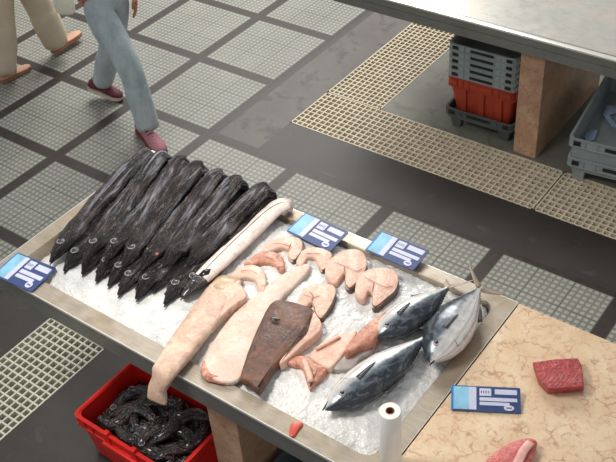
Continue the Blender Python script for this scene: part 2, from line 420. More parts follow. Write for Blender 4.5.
def slab(outline, z0, z1, rnd=0.006, dome=0.0, k=4, grow=0.0):
    """cut piece with a rounded edge; outline = list of world xy"""
    P = smooth_poly([Vector((p[0], p[1], 0)) for p in outline], k) if k > 1 else [Vector((p[0], p[1], 0)) for p in outline]
    c = sum(P, Vector()) / len(P); n = len(P)
    def ins(d):
        out = []
        for i in range(n):
            t = (P[(i + 1) % n] - P[i - 1]).normalized(); nn = Vector((t.y, -t.x, 0))
            if nn.dot(P[i] - c) < 0 and False: nn = -nn
            out.append(P[i] - nn * d * sgn)
        return out
    ar = sum(P[i].x * P[(i + 1) % n].y - P[(i + 1) % n].x * P[i].y for i in range(n)); sgn = 1 if ar > 0 else -1
    R = []
    for d, z in ((rnd * 0.5, z0), (-grow, z0 + rnd), (0, z1 - rnd), (rnd * 0.3, z1 - rnd * 0.3), (rnd, z1)):
        R.append([Vector((p.x, p.y, z)) for p in ins(d)])
    mb = MB(); mb.rings(R); return mb, R
def xy(pix, z): return [at(u, v, z) for u, v in pix]

T = 0.84            # height of the table tops
# ================================================================ setting
def build_floor():
    mb = MB()
    def q(x0, x1, y0, y1, mi): mb.quad([(x0, y0, 0), (x1, y0, 0), (x1, y1, 0), (x0, y1, 0)], mi)
    X = 2 * S; J = 0.04
    q(-6, X, -7, 9, 0)                        # panels left
    q(X, 11, -2 * S, 0, 0)                    # panels in front of the band
    gx0, gx1, gy0, gy1 = 1.775, 2.206, 0.378, 0.796
    q(X, X + J, 0, 9, 3); q(X + J, 11, 0, J, 3)
    q(X + J, gx0, J, 9, 1); q(gx0, 11, J, gy0, 2)  # right-hand band in the darker paving, partly shade put into the colour
    q(gx1, 11, gy1, 9, 4)
    # mirrored side
    hx1 = 2.185; hy = -1.715
    q(X, 11, -2 * S - J, -2 * S, 3); q(X, X + J, -7, -2 * S - J, 3)
    q(X + J, gx0, -7, -2 * S - J, 2); q(gx0, hx1, hy, -2 * S - J, 2); q(hx1, 11, -7, -2 * S - J, 2)
    # pits under the gratings
    D = -0.075
    def pit(x0, x1, y0, y1):
        mb.quad([(x0, y0, D), (x1, y0, D), (x1, y1, D), (x0, y1, D)], 5)
    def wall(a, b): mb.quad([(*a, 0), (*b, 0), (*b, D), (*a, D)], 5)
    pit(gx0, gx1, gy0, 9); pit(gx1, 11, gy0, gy1); pit(gx0, hx1, -7, hy)
    for a, b in (((gx0, 9), (gx0, gy0)), ((gx0, gy0), (11, gy0)), ((gx1, 9), (gx1, gy1)), ((gx1, gy1), (11, gy1)),
                 ((gx0, -7), (gx0, hy)), ((gx0, hy), (hx1, hy)), ((hx1, hy), (hx1, -7))): wall(a, b)
    o = mb.build('floor', [TILE, BAND, BAND2, JOINT, CONC, PIT], smooth=False)
    tag(o, 'grey glass block panels divided by dark joints, dark paving bands and concrete', None, kind='structure')
build_floor()
def grate(x0, x1, y0, y1, label, m, pitch=0.0405):
    t = thing('floor_grating', ((x0 + x1) / 2, (y0 + y1) / 2, 0), label, 'grating')
    g = 0.002; x0 += g; x1 -= g; y0 += g; y1 -= g
    f = MB(); z0, z1 = -0.036, 0.002; W = 0.009
    for a in ((x0, x1, y0, y0 + W), (x0, x1, y1 - W, y1), (x0, x0 + W, y0, y1), (x1 - W, x1, y0, y1)):
        f.box((a[0], a[2], z0), (a[1], a[3], z1))
    f.build('rim', m, t, smooth=False)
    b = MB(); nx = round((x1 - x0) / pitch); ny = round((y1 - y0) / pitch)
    for i in range(1, nx):
        x = x0 + (x1 - x0) * i / nx; b.box((x - 0.0045, y0, z0), (x + 0.0045, y1, z1 - 0.0005))
    for i in range(1, ny):
        y = y0 + (y1 - y0) * i / ny; b.box((x0, y - 0.0045, z0), (x1, y + 0.0045, z1 - 0.0007))
    b.build('bars', m, t, smooth=False)
grate(1.775, 2.206, 0.80, 2.6, 'beige square-mesh floor grating running away under the far steel table', GRATE)
grate(1.775, 3.50, 0.378, 0.796, 'long beige floor grating strip in front of the far crate stack', GRATE)
grate(3.505, 5.4, 0.378, 0.796, 'beige floor grating strip by the grey crates at the right edge', GRATE)
grate(1.775, 2.185, -4.0, -1.717, 'pale floor grating at lower left beside the front table', GRATE_PALE)

# ================================================================ front table
TX0, TX1, TY0, TY1 = 2.135, 4.108, -2.128, -1.118
IX0, IX1, IY0, IY1 = 2.215, 4.035, -2.048, -1.178
def rrect(x0, x1, y0, y1, r, z, n=6):
    out = []
    for cx, cy, a0 in ((x1 - r, y1 - r, 0), (x0 + r, y1 - r, 90), (x0 + r, y0 + r, 180), (x1 - r, y0 + r, 270)):
        for i in range(n + 1):
            a = radians(a0 + 90 * i / n); out.append(Vector((cx + r * cos(a), cy + r * sin(a), z)))
    return out
tb = thing('fish_display_table', ((TX0 + TX1) / 2, (TY0 + TY1) / 2, 0), 'stainless steel table holding an ice bed of black and cut fish on a stone pedestal', 'table')
mb = MB()
mb.rings([rrect(TX0 + .004, TX1 - .001, TY0 + .004, TY1 - .004, .006, T - .018), rrect(TX0, TX1, TY0, TY1, .008, T - .012), rrect(TX0, TX1, TY0, TY1, .008, T - .003), rrect(TX0 + .003, TX1 - .003, TY0 + .003, TY1 - .003, .008, T),
          rrect(IX0 - .004, IX1 + .004, IY0 - .004, IY1 + .004, .052, T), rrect(IX0, IX1, IY0, IY1, .05, T - .004),
          rrect(IX0 + .01, IX1 - .01, IY0 + .01, IY1 - .01, .045, T - .10)], cap=False)
mb.build('steel_rim', STEEL, tb, angle=30)
mb = MB(); mb.rings([rrect(TX0 - .0015, TX1 - .0005, TY0 - .0015, TY1 + .0015, .008, T - .011), rrect(TX0 - .0015, TX1 - .0005, TY0 - .0015, TY1 + .0015, .008, T + .0008), rrect(TX0 + .0025, TX1 - .0025, TY0 + .0025, TY1 - .0025, .006, T + .0008), rrect(TX0 + .0025, TX1 - .0025, TY0 + .0025, TY1 - .0025, .006, T - .004)], cap=False)
mb.build('highlight_edge', EDGE_LIGHT, tb, angle=30)
mb = MB(); mb.rings([rrect(IX0 + .01, IX1 - .01, IY0 + .01, IY1 - .01, .045, T - .102), rrect(IX0 + .01, IX1 - .01, IY0 + .01, IY1 - .01, .045, T - .098)])
mb.build('basin_floor', STEELD, tb)
mb = MB(); FH = 0.105
mb.box((TX0 + .004, TY0 + .002, T - FH), (TX1 - .001, TY0 + .018, T - .013)); mb.box((TX0 + .004, TY1 - .018, T - FH), (TX1 - .001, TY1 - .002, T - .013))
mb.box((TX0 + .004, TY0 + .018, T - FH), (TX0 + .02, TY1 - .018, T - .013)); mb.box((TX1 - .02, TY0 + .018, T - FH), (TX1 - .001, TY1 - .018, T - .013))
mb.build('fascia', STEELD, tb, smooth=False)
PX0, PX1 = 3.318, 3.465
mb = MB(); mb.box((PX0, TY0 + .022, 0), (PX1, TY1 - .35, T - .105)); mb.build('stone_pedestal', PEDM, tb, bevel=.004)
mb = MB(); mb.box((PX0 - .95, TY1 - .3, 0), (PX0 - .8, TY1 - .05, T - .105)); mb.build('stone_pedestal', PEDM, tb, bevel=.004)

# marble counter that carries on to the right
MX1 = 6.2; MYF = -2.35
mc = thing('marble_counter', (5.1, -1.7, 0), 'cream marble counter slab with reddish veins, right of the ice bed', 'counter')
mb = MB(); mb.box((TX1 + .004, MYF, T - .035), (MX1, -1.118, T - .001)); mb.build('slab', MARBLE, mc, bevel=.003)
mb = MB(); mb.box((4.75, -2.15, 0), (4.90, -1.3, T - .035)); mb.build('stone_pedestal', PEDM, mc, bevel=.004)

# ice
def ice():
    mb = MB(); nx, ny = 240, 116; x0, x1, y0, y1 = IX0 + .004, IX1 - .004, IY0 + .004, IY1 - .004
    V = {}
    for i in range(nx + 1):
        for j in range(ny + 1):
            x = x0 + (x1 - x0) * i / nx; y = y0 + (y1 - y0) * j / ny
            e = min(x - x0, x1 - x, y - y0, y1 - y); e = min(1, e / 0.09)
            cx = max(0, 0.045 - min(x - x0, x1 - x)); cy = max(0, 0.045 - min(y - y0, y1 - y))
            if cx * cx + cy * cy > 0.045 ** 2: continue
            dl = min(1, max(0, (x - x0) / 0.13))
            z = T - .034 * (1 - dl) - .022 * (1 - e) + .004 * e + .009 * noise.noise(Vector((x * 14, y * 14, 3))) + .006 * noise.noise(Vector((x * 48, y * 48, 9))) + .004 * noise.noise(Vector((x * 110, y * 110, 1)))
            V[i, j] = mb.bm.verts.new((x, y, z - .004))
    for i in range(nx):
        for j in range(ny):
            k = [(i, j), (i + 1, j), (i + 1, j + 1), (i, j + 1)]
            if all(q in V for q in k): mb.bm.faces.new([V[q] for q in k])
    o = mb.build('crushed_ice', ICE, origin=((x0 + x1) / 2, (y0 + y1) / 2, T - .03), angle=80)
    tag(o, 'bed of white crushed ice filling the steel display table', 'ice', kind='stuff')
ice()

# ================================================================ fish
def scabbard(tip, tail, lift, label, w=0.042, group='black scabbardfish in a row on the ice', drape=0.16, mid=None, m=BLK, bow=0.0, sag=0.0):
    """tip / tail: photo points of snout and of the bend over the back rim"""
    z = T + .02 + lift
    a = at(*tip, T + .012 + lift * 0.75); b = at(*tail, z + .012)
    b += (b - a).normalized() * .022
    L = (b - a).length; d = (b - a).normalized(); sd = d.cross(Vector((0, 0, 1))).normalized()
    pts = [a, a + d * .035, a + d * .09 + Vector((0, 0, .008)), a.lerp(b, .25) + sd * bow, a.lerp(b, .5) + sd * bow * 1.3 + Vector((0, 0, sag)), a.lerp(b, .75) + sd * bow, b]
    out = Vector((0.012, .042, 0))
    if drape > 0:
        pts += [b + out * .75 + Vector((0, 0, -.016)), b + out * 1.15 + Vector((0, 0, -.07)), b + out * 1.2 + Vector((.01, 0, -drape))]
    P = smooth_path(pts, 7); n = len(P)
    us = [0]
    for i in range(1, n): us.append(us[-1] + (P[i] - P[i - 1]).length)
    us = [x / us[-1] for x in us]; tot = L + (drape + .05 if drape else 0)
    prof = [(0.0, .10, .12), (.012, .20, .26), (.04, .42, .50), (.085, .62, .80), (.13, .88, .98), (.17, 1.0, 1.0), (.45, .98, .95), (.75, .88, .85), (.9, .68, .7), (1.0, .3, .3)]
    WH = []
    for x in us:
        xx = x * tot / 1.0
        for (p0, w0, h0), (p1, w1, h1) in zip(prof, prof[1:]):
            if x <= p1: break
        t = min(1, max(0, (x - p0) / (p1 - p0))); wob = 1 + .10 * noise.noise(Vector((x * 7, lift * 50 + tip[0], 2)))
        WH.append(((w0 + (w1 - w0) * t) * w * wob, (h0 + (h1 - h0) * t) * w * .56))
    root = thing('black_scabbardfish', (a.x, a.y, T), label, 'fish', group)
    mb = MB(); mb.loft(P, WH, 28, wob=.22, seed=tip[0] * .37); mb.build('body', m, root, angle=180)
    # lower jaw, longer than the upper one
    j0 = a - d * .006 + sd * .006 + Vector((0, 0, -.004))
    mb = MB(); mb.loft([j0 - d * .006, j0 + d * .03, j0 + d * .075 + sd * .006, j0 + d * .12 + sd * .004], [(.002, .002), (.0075, .005), (.012, .009), (.006, .006)], 10)
    mb.build('lower_jaw', JAW, root, angle=180)
    e = a + d * .098 - sd * .004; e.z = a.z + .008 + w * .48
    mb = MB(); mb.ball(e, .0155, sc=(1, 1, .5)); ey = mb.build('eye', EYEB, root)
    mb = MB(); ring = [(e + Vector((cos(q) * .0155, sin(q) * .0155, .0035))) for q in [2 * pi * i / 18 for i in range(19)]]
    mb.tube(ring, .0017, 6); mb.build('eye_ring', EYER, ey, angle=180)
    # low dorsal fin along the back edge
    mb = MB(); F = P[8:-8]; Fw = WH[8:-8]
    R = []
    for i, p in enumerate(F):
        t = (F[min(i + 1, len(F) - 1)] - F[max(i - 1, 0)]).normalized(); s_ = t.cross(Vector((0, 0, 1))).normalized()
        q = p - s_ * Fw[i][0] * .93
        wv = .006 + .003 * sin(i * 1.7)
        R.append([q + Vector((0, 0, .003)), q - s_ * wv + Vector((0, 0, .002 + .002 * sin(i * 2.3))), q - s_ * wv, q])
    mb.rings(R); mb.build('dorsal_fin', JAW, root, angle=180)
    return root
LOW = [((64, 271), (150, 170)), ((82, 274), (160, 174)), ((96, 281), (175, 179)), ((108, 286), (190, 186)), ((118, 295), (203, 190)), ((136, 299), (217, 192)),
       ((153, 291), (230, 196)), ((164, 304), (248, 203)), ((181, 297), (263, 207))]
lowlab = ['black scabbardfish second from the left, narrow snout on the ice', 'black scabbardfish third snout from the left, in the bottom layer', 'black scabbardfish with ringed eye, fourth snout from the left',
          'black scabbardfish with pale-rimmed eye left of the row middle', 'black scabbardfish in the middle of the row, snout pointing at the front rim', 'black scabbardfish with long dark snout right of the row middle',
          'black scabbardfish with short snout between two longer ones, right half of row', 'black scabbardfish with the lowest snout, near the pale hanging fillet', 'black scabbardfish at the right end of the row beside the white one']
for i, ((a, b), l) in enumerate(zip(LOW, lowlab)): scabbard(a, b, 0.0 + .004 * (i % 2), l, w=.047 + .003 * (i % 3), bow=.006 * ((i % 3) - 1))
HIGH = [((50, 262), (140, 158), .030), ((84, 262), (157, 161), .046), ((105, 262), (176, 166), .05), ((122, 268), (192, 172), .05), ((141, 270), (212, 180), .05), ((163, 268), (231, 186), .05), ((187, 268), (258, 194), .045)]
hilab = ['black scabbardfish at the far left of the row, raised head on the tray corner', 'black scabbardfish on top of the row, second from the left', 'black scabbardfish on top of the row with pale silvery back, left half',
         'black scabbardfish on top at the middle of the row', 'black scabbardfish on top, just right of the middle, near the red mark', 'black scabbardfish on top with bluish sheen, second from the right', 'black scabbardfish on top at the right, next to the white stripped fish']
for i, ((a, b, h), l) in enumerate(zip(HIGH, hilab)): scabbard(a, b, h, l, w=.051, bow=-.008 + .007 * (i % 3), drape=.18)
# small red clot on the pile
mb = MB(); mb.ball(at(157, 254, T + .105), .008, sc=(1, 1, .6)); tag(mb.build('blood_clot', F_DARK, origin=at(157, 254, T + .10)), 'small red blood clot on the black fish pile', 'blood clot')

# the pale, half-skinned fish at the right of the row
def pale_strip():
    z = T + .028
    P = smooth_path([at(182, 298, z), at(192, 287, z + .012), at(203, 277, z + .014), at(225, 256, z + .012), at(250, 232, z + .01), at(272, 211, z + .014), at(285, 204, z + .012), at(291, 207, z - .012)], 7)
    n = len(P); root = thing('skinned_scabbardfish', (P[0].x, P[0].y, T), 'white skinned long fish with a black head right of the black row', 'fish')
    k = int(n * .26)
    wid = lerp_list([(.010, .008), (.026, .018), (.036, .020), (.044, .020), (.048, .019), (.048, .018), (.046, .018), (.044, .017), (.036, .014)], n)
    MB().loft(P[k - 1:], wid[k - 1:], 18).build('body', F_WHITE, root, angle=180)
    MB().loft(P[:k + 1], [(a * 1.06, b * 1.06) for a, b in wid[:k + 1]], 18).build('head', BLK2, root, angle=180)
    e = P[int(n * .17)] + Vector((0, 0, .018)); mb = MB(); mb.ball(e, .015, sc=(1, 1, .5)); mb.build('eye', EYEB, root)
    mb = MB(); Q = [p + Vector((0, 0, w_[1] * 1.0)) + Vector((-.012 * sin(i * .12), -.008, 0)) for i, (p, w_) in enumerate(zip(P[k:-4], wid[k:-4]))]
    mb.tube(Q, .0016, 6); mb.build('dark_vein_line', JAW, root, angle=180)
    mb = MB()
    mb.loft([P[k] + Vector((0, 0, .012)), P[k + 2] + Vector((.006, 0, .017)), P[k + 3] + Vector((.01, .006, .013))], [(.014, .010), (.018, .010), (.006, .006)], 10); mb.build('skin_remnant', JAW, root, angle=180)
pale_strip()

def tuna(head, tail, label, up=.052, wid=.075, dorsal=1, lift=0.0, tails=True, group='whole small tuna at the right of the ice'):
    z = T + up + lift
    a = at(*head, T + up * .75 + lift * .6); b = at(*tail, z)
    d = (b - a).normalized(); L = (b - a).length; sd = d.cross(Vector((0, 0, 1))).normalized() * dorsal
    n = 34; P = []; WH = []
    prof = [(0, .03, .03), (.02, .16, .14), (.07, .42, .40), (.16, .74, .74), (.28, .94, .94), (.42, 1, 1), (.58, .92, .9), (.72, .68, .66), (.85, .38, .36), (.94, .16, .16), (1, .09, .09)]
    for i in range(n):
        x = i / (n - 1); P.append(a.lerp(b, x) + sd * .008 * sin(pi * x))
        for (p0, w0, h0), (p1, w1, h1) in zip(prof, prof[1:]):
            if x <= p1: break
        t = (x - p0) / (p1 - p0); WH.append(((w0 + (w1 - w0) * t) * wid, (h0 + (h1 - h0) * t) * up))
    root = thing('small_tuna', (a.x, a.y, T), label, 'fish', group)
    MB().loft(P, WH, 26, side0=sd).build('body', TUNA, root, angle=180)
    e = P[5] + sd * .004 + Vector((0, 0, WH[5][1] * .9))
    mb = MB(); mb.ball(e, .0135, sc=(1, 1, .5)); ey = mb.build('eye', EYER, root)
    mb = MB(); mb.ball(e + Vector((0, 0, .003)), .0095, sc=(1, 1, .5)); mb.build('pupil', JAW, ey)
    # mouth line and lower jaw
    mb = MB(); mb.loft([a - d * .008 - sd * .004, a + d * .012 - sd * .010 + Vector((0, 0, .004)), a + d * .036 - sd * .016 + Vector((0, 0, .014))], [(.002, .002), (.0035, .0045), (.0015, .0025)], 8, side0=sd); mb.build('mouth', JAW, root, angle=180)
    # gill cover edge
    g = [P[8] + sd * WH[8][0] * cos(q) * .97 + Vector((0, 0, WH[8][1] * sin(q) * .995)) + d * (.018 * sin(q) - .01) for q in [radians(25 + 13 * i) for i in range(11)]]
    MB().tube(g, .0018, 6).build('gill_edge', FIN, root, angle=180)
    # pectoral fin
    p0 = P[10] + Vector((0, 0, WH[10][1] * 1.0)); 
    R = []
    for i in range(7):
        t = i / 6; x_ = 10 + t * 6.5; k0 = int(x_); fr = x_ - k0; hh_ = WH[k0][1] * (1 - fr) + WH[k0 + 1][1] * fr; of = -.016 * t
        c = P[k0].lerp(P[k0 + 1], fr) + sd * of + Vector((0, 0, hh_ + .0015)); ww = .010 * (1 - t) ** .7 + .0008
        R.append([c + sd * ww + Vector((0, 0, .0015)), c - sd * ww + Vector((0, 0, .0015)), c - sd * ww, c + sd * ww])
    MB().rings(R).build('pectoral_fin', FIN, root, angle=180)
    # dorsal and anal fins
    for nm, s_, i0, i1, h in (('dorsal_fin', 1, 13, 20, .018), ('anal_fin', -1, 20, 25, .014)):
        R = []
        for i in range(i0, i1 + 1):
            t = (i - i0) / (i1 - i0); q = P[i] + sd * s_ * WH[i][0] * .95; hh = h * (1 - t) + .003
            R.append([q + Vector((0, 0, .002)), q + sd * s_ * hh + d * .012 + Vector((0, 0, .001)), q + sd * s_ * hh + d * .012, q - Vector((0, 0, .002))])
        MB().rings(R).build(nm, FIN, root, angle=180)
    mb = MB()
    for i in range(24, 32):
        for s_ in (1, -1):
            q = P[i] + sd * s_ * WH[i][0]; mb.box(q - Vector((.003, .003, .001)), q + Vector((.003, .003, .0015)))
    mb.build('finlets', FIN, root)
    if tails:
        mb = MB(); b2 = P[-1]; q_up = (sd * .8 + Vector((0, 0, .55))).normalized()
        for s_ in (1, -1):
            R = []
            for i in range(9):
                t = i / 8; c = b2 + d * (.0 + .05 * t ** 1.4 * 1.3) + (q_up * s_) * (.10 * t); ww = .014 * (1 - t) ** .8 + .002
                R.append([c - d * ww + Vector((0, 0, .002)), c + d * ww + Vector((0, 0, .002)), c + d * ww, c - d * ww])
            mb.rings(R)
        mb.build('tail_fin', FINP, root, angle=180)
    return root
tuna((374, 338), (449, 287), 'small tuna behind, lying between the cut flesh and the rim with its belly torn', .050, .072, dorsal=1, lift=.012)
tuna((325, 410), (427, 336), 'dark-backed small tuna nearest the front, head towards the white paper roll', .052, .078, dorsal=1, tails=False)
tuna((430, 363), (480, 288), 'small tuna with bright white belly at the right, beside the marble counter', .060, .088, dorsal=-1, lift=.006)

# ---------------------------------------------------------------- cut pieces
def steak(pix, th, label, skin=None, lines=(), lift=0.0, m=F_STEAK, group='pink fish steaks on the ice', name='fish_steak', hole=None):
    z0 = T - .002 + lift; z1 = z0 + th
    P = xy(pix, z1); c = sum(P, Vector()) / len(P)
    root = thing(name, (c.x, c.y, z0), label, 'fish steak', group)
    mb, R = slab(P, z0, z1, .007, .003, 5); mb.build('flesh', m, root, angle=60)
    if skin:
        n = len(R[0]); i0, i1 = int(skin[0] * n), int(skin[1] * n); St = []
        for i in range(i0, i1 + 1):
            k = i % n; o_ = (R[1][k] - Vector((c.x, c.y, R[1][k].z))).normalized() * .0025
            a_, b_ = R[1][k] + o_, R[3][k] + o_ * .7
            a_ = Vector((a_.x, a_.y, z0 + .002))
            St.append([a_, b_, b_ - o_ * 1.5 + Vector((0, 0, .001)), a_ - o_ * 1.5])
        MB().rings(St).build('skin', F_SKIN, root, angle=60)
    if lines:
        mb = MB()
        for ln in lines:
            Q = smooth_path([at(u, v, z1 + .0035) for u, v in ln], 5); mb.loft(Q, lerp_list([(.0005, .0005), (.0014, .0008), (.0010, .0007), (.0016, .0008), (.0004, .0004)], len(Q)), 6)
        mb.build('blood_line', F_DARK, root, angle=180)
    return root
steak([(325, 268), (333, 256), (347, 249), (361, 250), (367, 259), (366, 270), (358, 281), (350, 288), (345, 283), (345, 273), (341, 276), (336, 283), (328, 280)], .032, 'notched pink fish steak with dark skin edge, second from the right',
      (.36, .66), [[(333, 262), (345, 266), (356, 271), (363, 268)], [(345, 273), (344, 266)]])
steak([(355, 287), (358, 276), (368, 269), (382, 267), (395, 270), (399, 279), (396, 290), (386, 299), (377, 306), (372, 304), (372, 293), (368, 291), (364, 299), (356, 296)], .034, 'notched pink fish steak nearest the right-hand tuna',
      (.38, .70), [[(364, 276), (374, 282), (386, 287), (393, 285)], [(372, 292), (374, 282)]])
steak([(297, 303), (301, 292), (309, 285), (322, 283), (334, 285), (336, 294), (331, 306), (322, 318), (316, 314), (312, 302), (307, 306), (301, 310)], .028, 'pink fish steak touching the brown shark cut',
      (.42, .72), [[(303, 294), (312, 297), (320, 296)], [(311, 302), (313, 296), (309, 291)]])
steak([(262, 249), (266, 243), (277, 238), (290, 236), (300, 238), (303, 245), (300, 254), (294, 260), (288, 256), (288, 249), (282, 247), (272, 250), (264, 252)], .028, 'curved pink steak behind, beside the left price card',
      (.45, .62), [[(272, 243), (283, 244), (292, 247)], [(288, 251), (291, 243)]])
steak([(244, 262), (252, 256), (259, 252), (267, 250), (277, 252), (283, 258), (285, 268), (280, 271), (274, 264), (266, 262), (256, 263), (248, 264)], .024, 'small bent pink fish piece in the middle left of the steaks', None, [[(256, 257), (266, 257), (275, 259)]], m=F_RAW)
steak([(228, 278), (233, 271), (242, 266), (252, 264), (262, 268), (266, 277), (265, 290), (260, 291), (256, 281), (248, 277), (238, 278), (231, 281)], .026, 'leftmost bent pink fish piece, next to the pale hanging fillet', None, [[(240, 271), (250, 270), (258, 274)]])
steak([(296, 262), (300, 252), (309, 247), (320, 247), (330, 250), (332, 257), (328, 266), (322, 270), (318, 264), (314, 257), (307, 258), (302, 266)], .026, 'pink fish steak under the front edge of the left price card', (.5, .68), [[(304, 254), (313, 253), (322, 254)]])

def pale_hanging():
    z = T + .02
    P = smooth_path([at(230, 279, z), at(219, 296, z + .006), at(204, 318, z + .010), at(187, 341, z + .012), at(173, 360, z + .012), at(163, 374, z + .008), at(158, 388, T - .022), at(157, 401, T - .075)], 6); n = len(P)
    wh = lerp_list([(.055, .010), (.070, .020), (.072, .026), (.064, .028), (.056, .027), (.050, .022), (.045, .015), (.043, .012)], n)
    root = thing('hanging_fish_fillet', (P[8].x, P[8].y, T), 'long pale pinkish fish fillet hanging over the front steel rim', 'fish fillet')
    side = Vector((1, .25, 0))
    MB().loft(P, wh, 24, power=.8, wob=.08).build('fillet', F_PALE2, root, angle=180)
    mb, R = slab(xy([(222, 285), (238, 283), (245, 291), (246, 298), (234, 306), (222, 317), (211, 326), (207, 322), (211, 309), (215, 296)], T + .04), T + .0, T + .045, .008, .006, 4)
    mb.build('belly_flap', F_STEAK, root, angle=60)
    mb = MB(); q = P[0]; 
    mb.loft([P[0] + Vector((-.004, .004, .002)), P[2] + Vector((0, 0, .004)), P[5] + Vector((-.01, 0, .012))], [(.050, .011), (.046, .015), (.03, .014)], 14); mb.build('top_skin', simple('yellowish_fish_skin', lin(196, 172, 142), .4), root, angle=180)
pale_hanging()

# pale slab lying beside the shark cut
root = thing('pale_fish_slab', at(245, 330, T), 'flat pale white fish slab beneath the brown shark cut', 'fish fillet')
mb, R = slab(xy([(204, 368), (206, 352), (216, 336), (230, 317), (248, 300), (268, 284), (288, 270), (306, 263), (310, 268), (296, 284), (280, 300), (268, 325), (252, 358), (240, 378), (226, 382), (212, 378)], T + .022), T - .001, T + .022, .008, .004, 4)
mb.build('flesh', F_PALE, root, angle=60)
mb = MB(); Q = smooth_path([at(204, 362, T + .012), at(206, 373, T + .012), at(215, 379, T + .010), at(226, 383, T + .010)], 5)
mb.loft(Q, lerp_list([(.006, .008), (.016, .013), (.019, .014), (.014, .012), (.008, .008)], len(Q)), 12, wob=.5); mb.build('bloody_edge', F_RAW, root, angle=180)

# brown shark cut
root = thing('brown_shark_cut', at(275, 340, T), 'thick brown-skinned shark cut lying skin up on the pale slab', 'fish cut')
zb = T + .045
mb, R = slab(xy([(240, 377), (243, 364), (250, 344), (258, 325), (267, 307), (274, 300), (283, 299), (297, 302), (311, 307), (315, 312), (311, 320), (308, 334), (298, 342), (288, 352), (275, 366), (261, 387), (256, 388), (248, 381)], zb), T + .002, zb, .012, .008, 3)
mb.build('skin', BROWN, root, angle=60)
mb, R = slab(xy([(313, 311), (318, 316), (322, 325), (317, 334), (306, 342), (294, 353), (282, 363), (280, 360), (292, 346), (305, 334), (309, 322)], T + .045), T + .001, T + .045, .006, .002, 3)
mb.build('cut_flesh', F_STEAK, root, angle=60)
mb = MB(); c = at(275, 319, zb + .008)
Rz = Matrix.Rotation(radians(20), 3, 'Z')
mb.ball(c, .016, sc=(1.2, .6, .12), rot=Rz); mb.build('spiracle_mark', JAW, root)
mb = MB(); Q = smooth_path([at(240, 378, T + .02), at(248, 383, T + .02), at(257, 389, T + .02)], 4); mb.loft(Q, [(.004, .015)] * len(Q), 8); mb.build('front_flesh', F_RAW, root, angle=180)

# opened flesh in front of the tuna
root = thing('opened_fish_belly', at(345, 345, T), 'opened tan and pink fish belly flap between brown shark cut and tuna', 'fish cut')
z = T + .035
mb, R = slab(xy([(309, 356), (318, 345), (333, 336), (346, 332), (357, 331), (350, 345), (338, 360), (330, 368), (320, 364)], z), T, z, .007, .003, 3); mb.build('flap', F_STEAK, root, angle=60)
mb, R = slab(xy([(356, 334), (368, 322), (386, 310), (402, 302), (408, 308), (396, 320), (380, 332), (372, 342), (360, 345), (348, 352), (345, 348)], z + .03), T, z + .03, .01, .006, 3)
mb.build('torn_belly', F_RAW, root, angle=60)
mb, R = slab(xy([(333, 368), (346, 352), (362, 343), (372, 341), (374, 349), (360, 357), (352, 368)], T + .025), T, T + .025, .006, .002, 3); mb.build('silver_skin_flap', simple('silver_belly_skin', lin(168, 160, 156), .35), root, angle=60)
mb = MB(); Q = smooth_path([at(316, 350, z + .004), at(328, 343, z + .006), at(340, 337, z + .004)], 4); mb.loft(Q, [(.006, .002)] * len(Q), 8); mb.build('blood_line', F_RAW, root, angle=180)
root = thing('raw_gill_piece', at(306, 365, T), 'reddish pink three-pointed gill piece in front of the opened belly', 'fish cut')
mb, R = slab(xy([(286, 361), (296, 355), (308, 356), (316, 362), (327, 368), (322, 376), (314, 383), (310, 388), (306, 378), (302, 366), (294, 364)], T + .03), T, T + .03, .008, .008, 3); mb.build('flesh', F_RAW, root, angle=60)
Q = smooth_path([at(304, 360, T + .038), at(308, 370, T + .04), at(311, 382, T + .034)], 4)
MB().loft(Q, [(.012, .008)] * len(Q), 10).build('ridge', F_STEAK, root, angle=180)

# red scrap on the rim
mb, R = slab(xy([(289, 434), (291, 424), (296, 421), (303, 423), (298, 430), (294, 436)], T + .008), T + .0005, T + .008, .003, .001, 3)
tag(mb.build('meat_scrap', simple('red_scrap', lin(196, 74, 56), .35), origin=at(295, 428, T)), 'small red meat scrap on the front steel rim', 'meat scrap')

# tuna meat on the marble
def meat_block():
    z1 = T + .045
    c = at(558, 376, T); root = thing('tuna_meat_block', c, 'dark red wedge of tuna meat on the cream marble', 'meat')
    top = xy([(532, 362), (556, 359), (578, 358), (582, 366), (584, 387), (566, 388), (549, 389), (539, 379)], z1)
    bot = xy([(533, 367), (556, 362), (577, 361), (581, 369), (584, 391), (566, 393), (547, 394), (538, 384)], T)
    mb = MB(); mb.hexa(bot, [Vector((p.x, p.y, z1 - (.012 if 2 <= i <= 6 else 0) * 0)) for i, p in enumerate(top)]); mb.build('meat', MEAT, root, bevel=.004)
    mb = MB()
    for i in range(9):
        u = 541 + i * 4.6
        a_, b_ = at(u, 386 - abs(i - 3) * .6, z1 + .0005), at(u + 10, 372 + (i % 3), z1 + .0005)
        if u + 10 > 583: b_ = at(582, 378, z1 + .0005)
        mb.loft([a_, a_.lerp(b_, .5) + Vector((.002, .001, 0)), b_], [(.0005, .0004), (.0009, .0006), (.0004, .0004)], 6)
    mb.build('fat_streaks', FATP, root, angle=180)
meat_block()
root = thing('tuna_meat_fillet', at(512, 455, T), 'pink tuna fillet piece at the bottom edge of the marble', 'meat')
mb, R = slab(xy([(484, 462), (497, 450), (512, 441), (528, 437), (537, 440), (536, 446), (530, 462), (524, 480), (500, 492), (478, 480)], T + .035), T, T + .035, .01, .006, 3); mb.build('meat', MEATP, root, angle=60)
mb = MB(); Q = smooth_path([at(531, 442, T + .043), at(524, 450, T + .044), at(518, 462, T + .043), at(510, 475, T + .042)], 5); mb.loft(Q, [(.016, .003)] * len(Q), 8); mb.build('pale_centre', FATP, root, angle=180)

